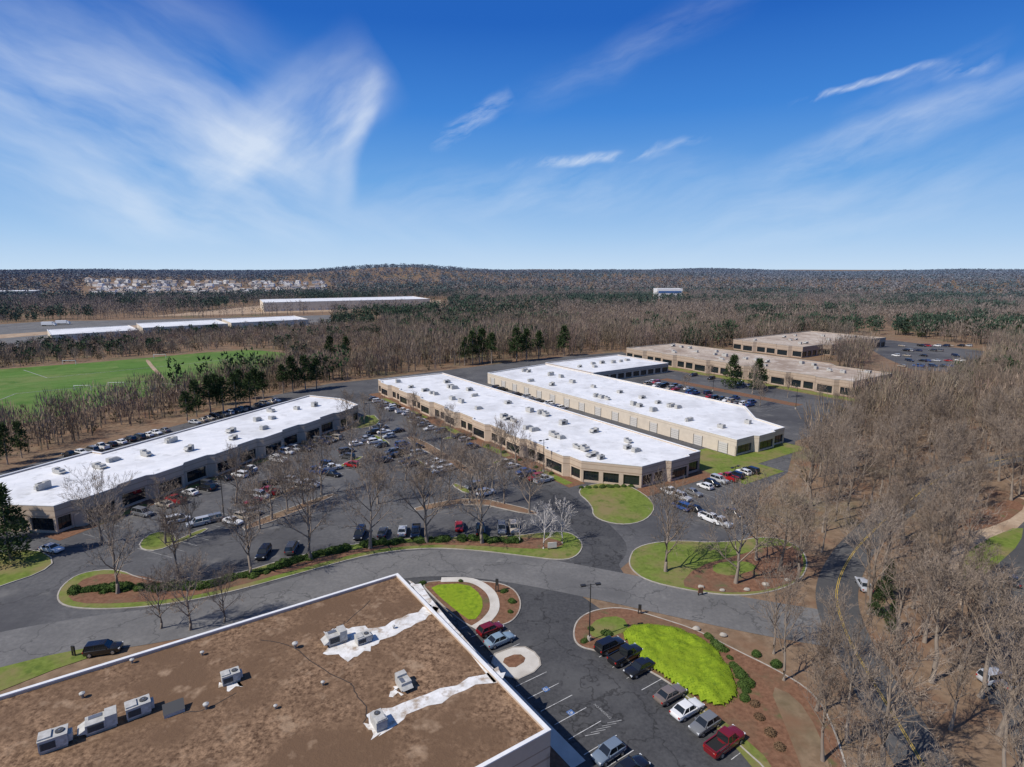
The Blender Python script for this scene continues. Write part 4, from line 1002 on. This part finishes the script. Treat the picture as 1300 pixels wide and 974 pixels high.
# ------------------------------------------------------------------ far houses
def house(w,d,hh):
    a=MB();a.box(-w/2,w/2,-d/2,d/2,0,hh);a.face([(-w/2,-d/2,hh),(-w/2,d/2,hh),(-w/2,0,hh+3)]);a.face([(w/2,-d/2,hh),(w/2,0,hh+3),(w/2,d/2,hh)])
    r=MB();r.face([(-w/2-.4,-d/2-.5,hh-.3),(w/2+.4,-d/2-.5,hh-.3),(w/2+.4,0,hh+3.1),(-w/2-.4,0,hh+3.1)]);r.face([(w/2+.4,d/2+.5,hh-.3),(-w/2-.4,d/2+.5,hh-.3),(-w/2-.4,0,hh+3.1),(w/2+.4,0,hh+3.1)])
    k=MB()
    for x in (-w*.3,0,w*.3):
        for z in (1.2,4.2):k.box(x-.6,x+.6,-d/2-.05,-d/2,z,z+1.4)
    return a.mesh('wall',mt['housewall']),r.mesh('roof',mt['housewall']),k.mesh('window',mt['glass'])
HS=[house(13,10,8),house(15,11,8.5),house(12,12,7.5)]
wc=[(.8,.77,.71),(.82,.82,.8),(.68,.65,.6),(.58,.5,.42),(.74,.74,.76)];rc=[(.2,.19,.19),(.28,.24,.21),(.42,.41,.4),(.26,.2,.17)]
HXY=[]
for i in range(1400):
    px=112+300*random.random()**.9;py=random.choice([364.5,367,370,373.5,377])+random.uniform(-.5,.5)-(px-118)*.006
    x,y=G(px,py)
    if any((x-a)**2+(y-c)**2<16*16 for a,c in HXY):continue
    if len(HXY)>=180:break
    HXY.append((x,y))
    t=link('house',None);t.location=(x,y,hill(x,y)-.2);t.rotation_euler=(0,0,random.choice([0,.3,-.3,PI/2]));me=random.choice(HS)
    tag(t,'small two storey house in the pale estate near the left horizon','house','houses of the estate near the horizon')
    a=link('wall',me[0],t);a.color=(*random.choice(wc),1);r=link('roof',me[1],t);r.color=(*random.choice(rc),1);link('window',me[2],t)
# ------------------------------------------------------------------ sun, sky, camera
sv=Vector((-.88,-.475,0)).normalized();el=R(47)
tos=Vector((sv.x*math.cos(el),sv.y*math.cos(el),math.sin(el)))
ld=bpy.data.lights.new('sun','SUN');ld.energy=4.7;ld.angle=R(.53);ld.color=(1,.94,.86)
lo=bpy.data.objects.new('sun',ld);C.objects.link(lo);lo.rotation_euler=(-tos).to_track_quat('-Z','Y').to_euler();lo.location=(0,0,100)
w=bpy.data.worlds.new('World');SC.world=w;w.use_nodes=True;nt=w.node_tree;nt.nodes.clear()
STR=.1
sky=N(nt,'ShaderNodeTexSky',sky_type='NISHITA',sun_disc=False,sun_elevation=el,sun_rotation=math.atan2(tos.x,tos.y),altitude=200,air_density=1.0,dust_density=.4,ozone_density=1.5)
tc=N(nt,'ShaderNodeTexCoord');sx=N(nt,'ShaderNodeSeparateXYZ');nt.links.new(tc.outputs['Generated'],sx.inputs[0])
def MA(op,a,b_=None,c=None,clamp=False):
    n=N(nt,'ShaderNodeMath',operation=op);n.use_clamp=clamp
    for i,x in enumerate((a,b_,c)):
        if x is None:continue
        if isinstance(x,(int,float)):n.inputs[i].default_value=x
        else:nt.links.new(x,n.inputs[i])
    return n.outputs[0]
az=MA('ARCTAN2',sx.outputs[0],sx.outputs[1]);ele=MA('ARCSINE',sx.outputs[2])
en=MA('DIVIDE',ele,PI/2,clamp=True)
gr=ramp(nt,en,[(0.,(.55,.71,.89)),(.03,(.39,.595,.86)),(.085,(.155,.385,.77)),(.15,(.055,.235,.67)),(.225,(.020,.130,.515)),(.45,(.014,.09,.40))])
gs=N(nt,'ShaderNodeVectorMath',operation='SCALE');gs.inputs['Scale'].default_value=1/STR;nt.links.new(gr,gs.inputs[0])
bl=MA('DIVIDE',MA('SUBTRACT',R(62),ele),R(28),clamp=True)
base=mix(nt,bl,sky.outputs[0],gs.outputs[0])
cb=N(nt,'ShaderNodeCombineXYZ');nt.links.new(az,cb.inputs[0]);nt.links.new(ele,cb.inputs[1])
nz=N(nt,'ShaderNodeTexNoise',i_Scale=5.,i_Detail=4.);nt.links.new(cb.outputs[0],nz.inputs['Vector'])
s1=N(nt,'ShaderNodeVectorMath',operation='SUBTRACT');s1.inputs[1].default_value=(.5,.5,.5);nt.links.new(nz.outputs['Color'],s1.inputs[0])
s2=N(nt,'ShaderNodeVectorMath',operation='SCALE');s2.inputs['Scale'].default_value=.07;nt.links.new(s1.outputs[0],s2.inputs[0])
pd=N(nt,'ShaderNodeVectorMath',operation='ADD');nt.links.new(cb.outputs[0],pd.inputs[0]);nt.links.new(s2.outputs[0],pd.inputs[1])
def ae(px,py):
    vx=(px-650)/F;vy=(py-487)/F;fw=CP-vy*SP;up=-(SP+vy*CP);return math.atan2(vx,fw),math.atan2(up,math.hypot(vx,fw))
def fibre(p0,p1,sx_,sy_,lo_,hi_,seed,rough=.62):
    a0,e0=ae(*p0);a1,e1=ae(*p1);th=math.atan2(e1-e0,a1-a0)
    r=N(nt,'ShaderNodeVectorRotate',rotation_type='Z_AXIS');r.inputs['Angle'].default_value=-th;nt.links.new(pd.outputs[0],r.inputs['Vector'])
    m_=N(nt,'ShaderNodeVectorMath',operation='MULTIPLY_ADD');nt.links.new(r.outputs[0],m_.inputs[0]);m_.inputs[1].default_value=(sx_,sy_,1);m_.inputs[2].default_value=(seed,seed*.7,seed)
    f=N(nt,'ShaderNodeTexNoise',i_Scale=1.,i_Detail=8.,i_Roughness=rough);nt.links.new(m_.outputs[0],f.inputs['Vector'])
    ff=N(nt,'ShaderNodeMapRange');ff.inputs[1].default_value=lo_;ff.inputs[2].default_value=hi_;nt.links.new(f.outputs['Fac'],ff.inputs[0]);return ff.outputs[0]
FA=fibre((0,60),(380,240),4.,14.,.30,.84,3.3,.55)
FB=fibre((930,225),(1300,95),4.5,20.,.36,.82,8.1)
FC=fibre((560,190),(640,150),11.,40.,.42,.76,5.7)
FD=fibre((260,230),(470,70),4.5,13.,.26,.80,1.9,.56)
tot=None
def stroke(p0,p1,wd,st_,fb,pw=1.):
    global tot
    a0,e0=ae(*p0);a1,e1=ae(*p1);th=math.atan2(e1-e0,a1-a0);hl=math.hypot(a1-a0,e1-e0)/2
    s=N(nt,'ShaderNodeVectorMath',operation='SUBTRACT');s.inputs[1].default_value=((a0+a1)/2,(e0+e1)/2,0);nt.links.new(pd.outputs[0],s.inputs[0])
    r=N(nt,'ShaderNodeVectorRotate',rotation_type='Z_AXIS');r.inputs['Angle'].default_value=-th;nt.links.new(s.outputs[0],r.inputs['Vector'])
    q=N(nt,'ShaderNodeSeparateXYZ');nt.links.new(r.outputs[0],q.inputs[0])
    u=MA('DIVIDE',q.outputs[0],hl);v=MA('DIVIDE',q.outputs[1],wd/F)
    mu=MA('SUBTRACT',1.,MA('MULTIPLY',u,u),clamp=True);mv=MA('SUBTRACT',1.,MA('MULTIPLY',v,v),clamp=True);mv=MA('MULTIPLY',mv,mv)
    o=MA('MULTIPLY',MA('MULTIPLY',mu,mv),MA('MULTIPLY',fb,st_))
    tot=o if tot is None else MA('ADD',tot,o)
stroke((-330,-80),(450,275),105,.92,FA)
stroke((20,-120),(400,150),70,.26,FA)
stroke((230,255),(490,75),62,.72,FD)
stroke((380,250),(474,90),36,.66,FD)
stroke((430,270),(474,80),18,.48,FD)
stroke((-120,190),(330,300),38,.5,FA)
stroke((40,250),(700,300),40,.28,FA)
stroke((420,255),(960,215),44,.38,FB)
stroke((545,196),(655,118),17,.62,FC)
stroke((640,212),(860,194),8,.8,FC)
stroke((800,200),(900,176),7,.45,FC)
stroke((1000,132),(1205,84),5.5,1.0,FC)
stroke((1180,106),(1285,74),12,.55,FC)
stroke((930,228),(1450,55),28,.55,FB)
stroke((800,300),(1450,180),60,.36,FB)
stroke((640,140),(980,-40),30,.24,FB)
stroke((1050,160),(1300,40),14,.28,FB)
tot=MA('MINIMUM',tot,.75)
msk=MA('GREATER_THAN',ele,0.)
mx=N(nt,'ShaderNodeMix',data_type='RGBA');nt.links.new(MA('MULTIPLY',tot,msk),mx.inputs[0]);nt.links.new(base,mx.inputs[6]);mx.inputs[7].default_value=(.80/STR,.87/STR,.96/STR,1)
bg=N(nt,'ShaderNodeBackground');bg.inputs['Strength'].default_value=STR;nt.links.new(mx.outputs[2],bg.inputs[0])
ow=N(nt,'ShaderNodeOutputWorld');nt.links.new(bg.outputs[0],ow.inputs[0])
cd=bpy.data.cameras.new('camera');cd.sensor_fit='HORIZONTAL';cd.sensor_width=36;cd.lens=36*F/1300;cd.clip_start=.5;cd.clip_end=30000
co=bpy.data.objects.new('camera',cd);C.objects.link(co);co.location=(0,0,H);co.rotation_euler=(R(90)-P,0,0);SC.camera=co
SC.view_settings.view_transform='Standard';SC.view_settings.look='None';SC.view_settings.exposure=0
clean()
print('bare trees',NT[0])
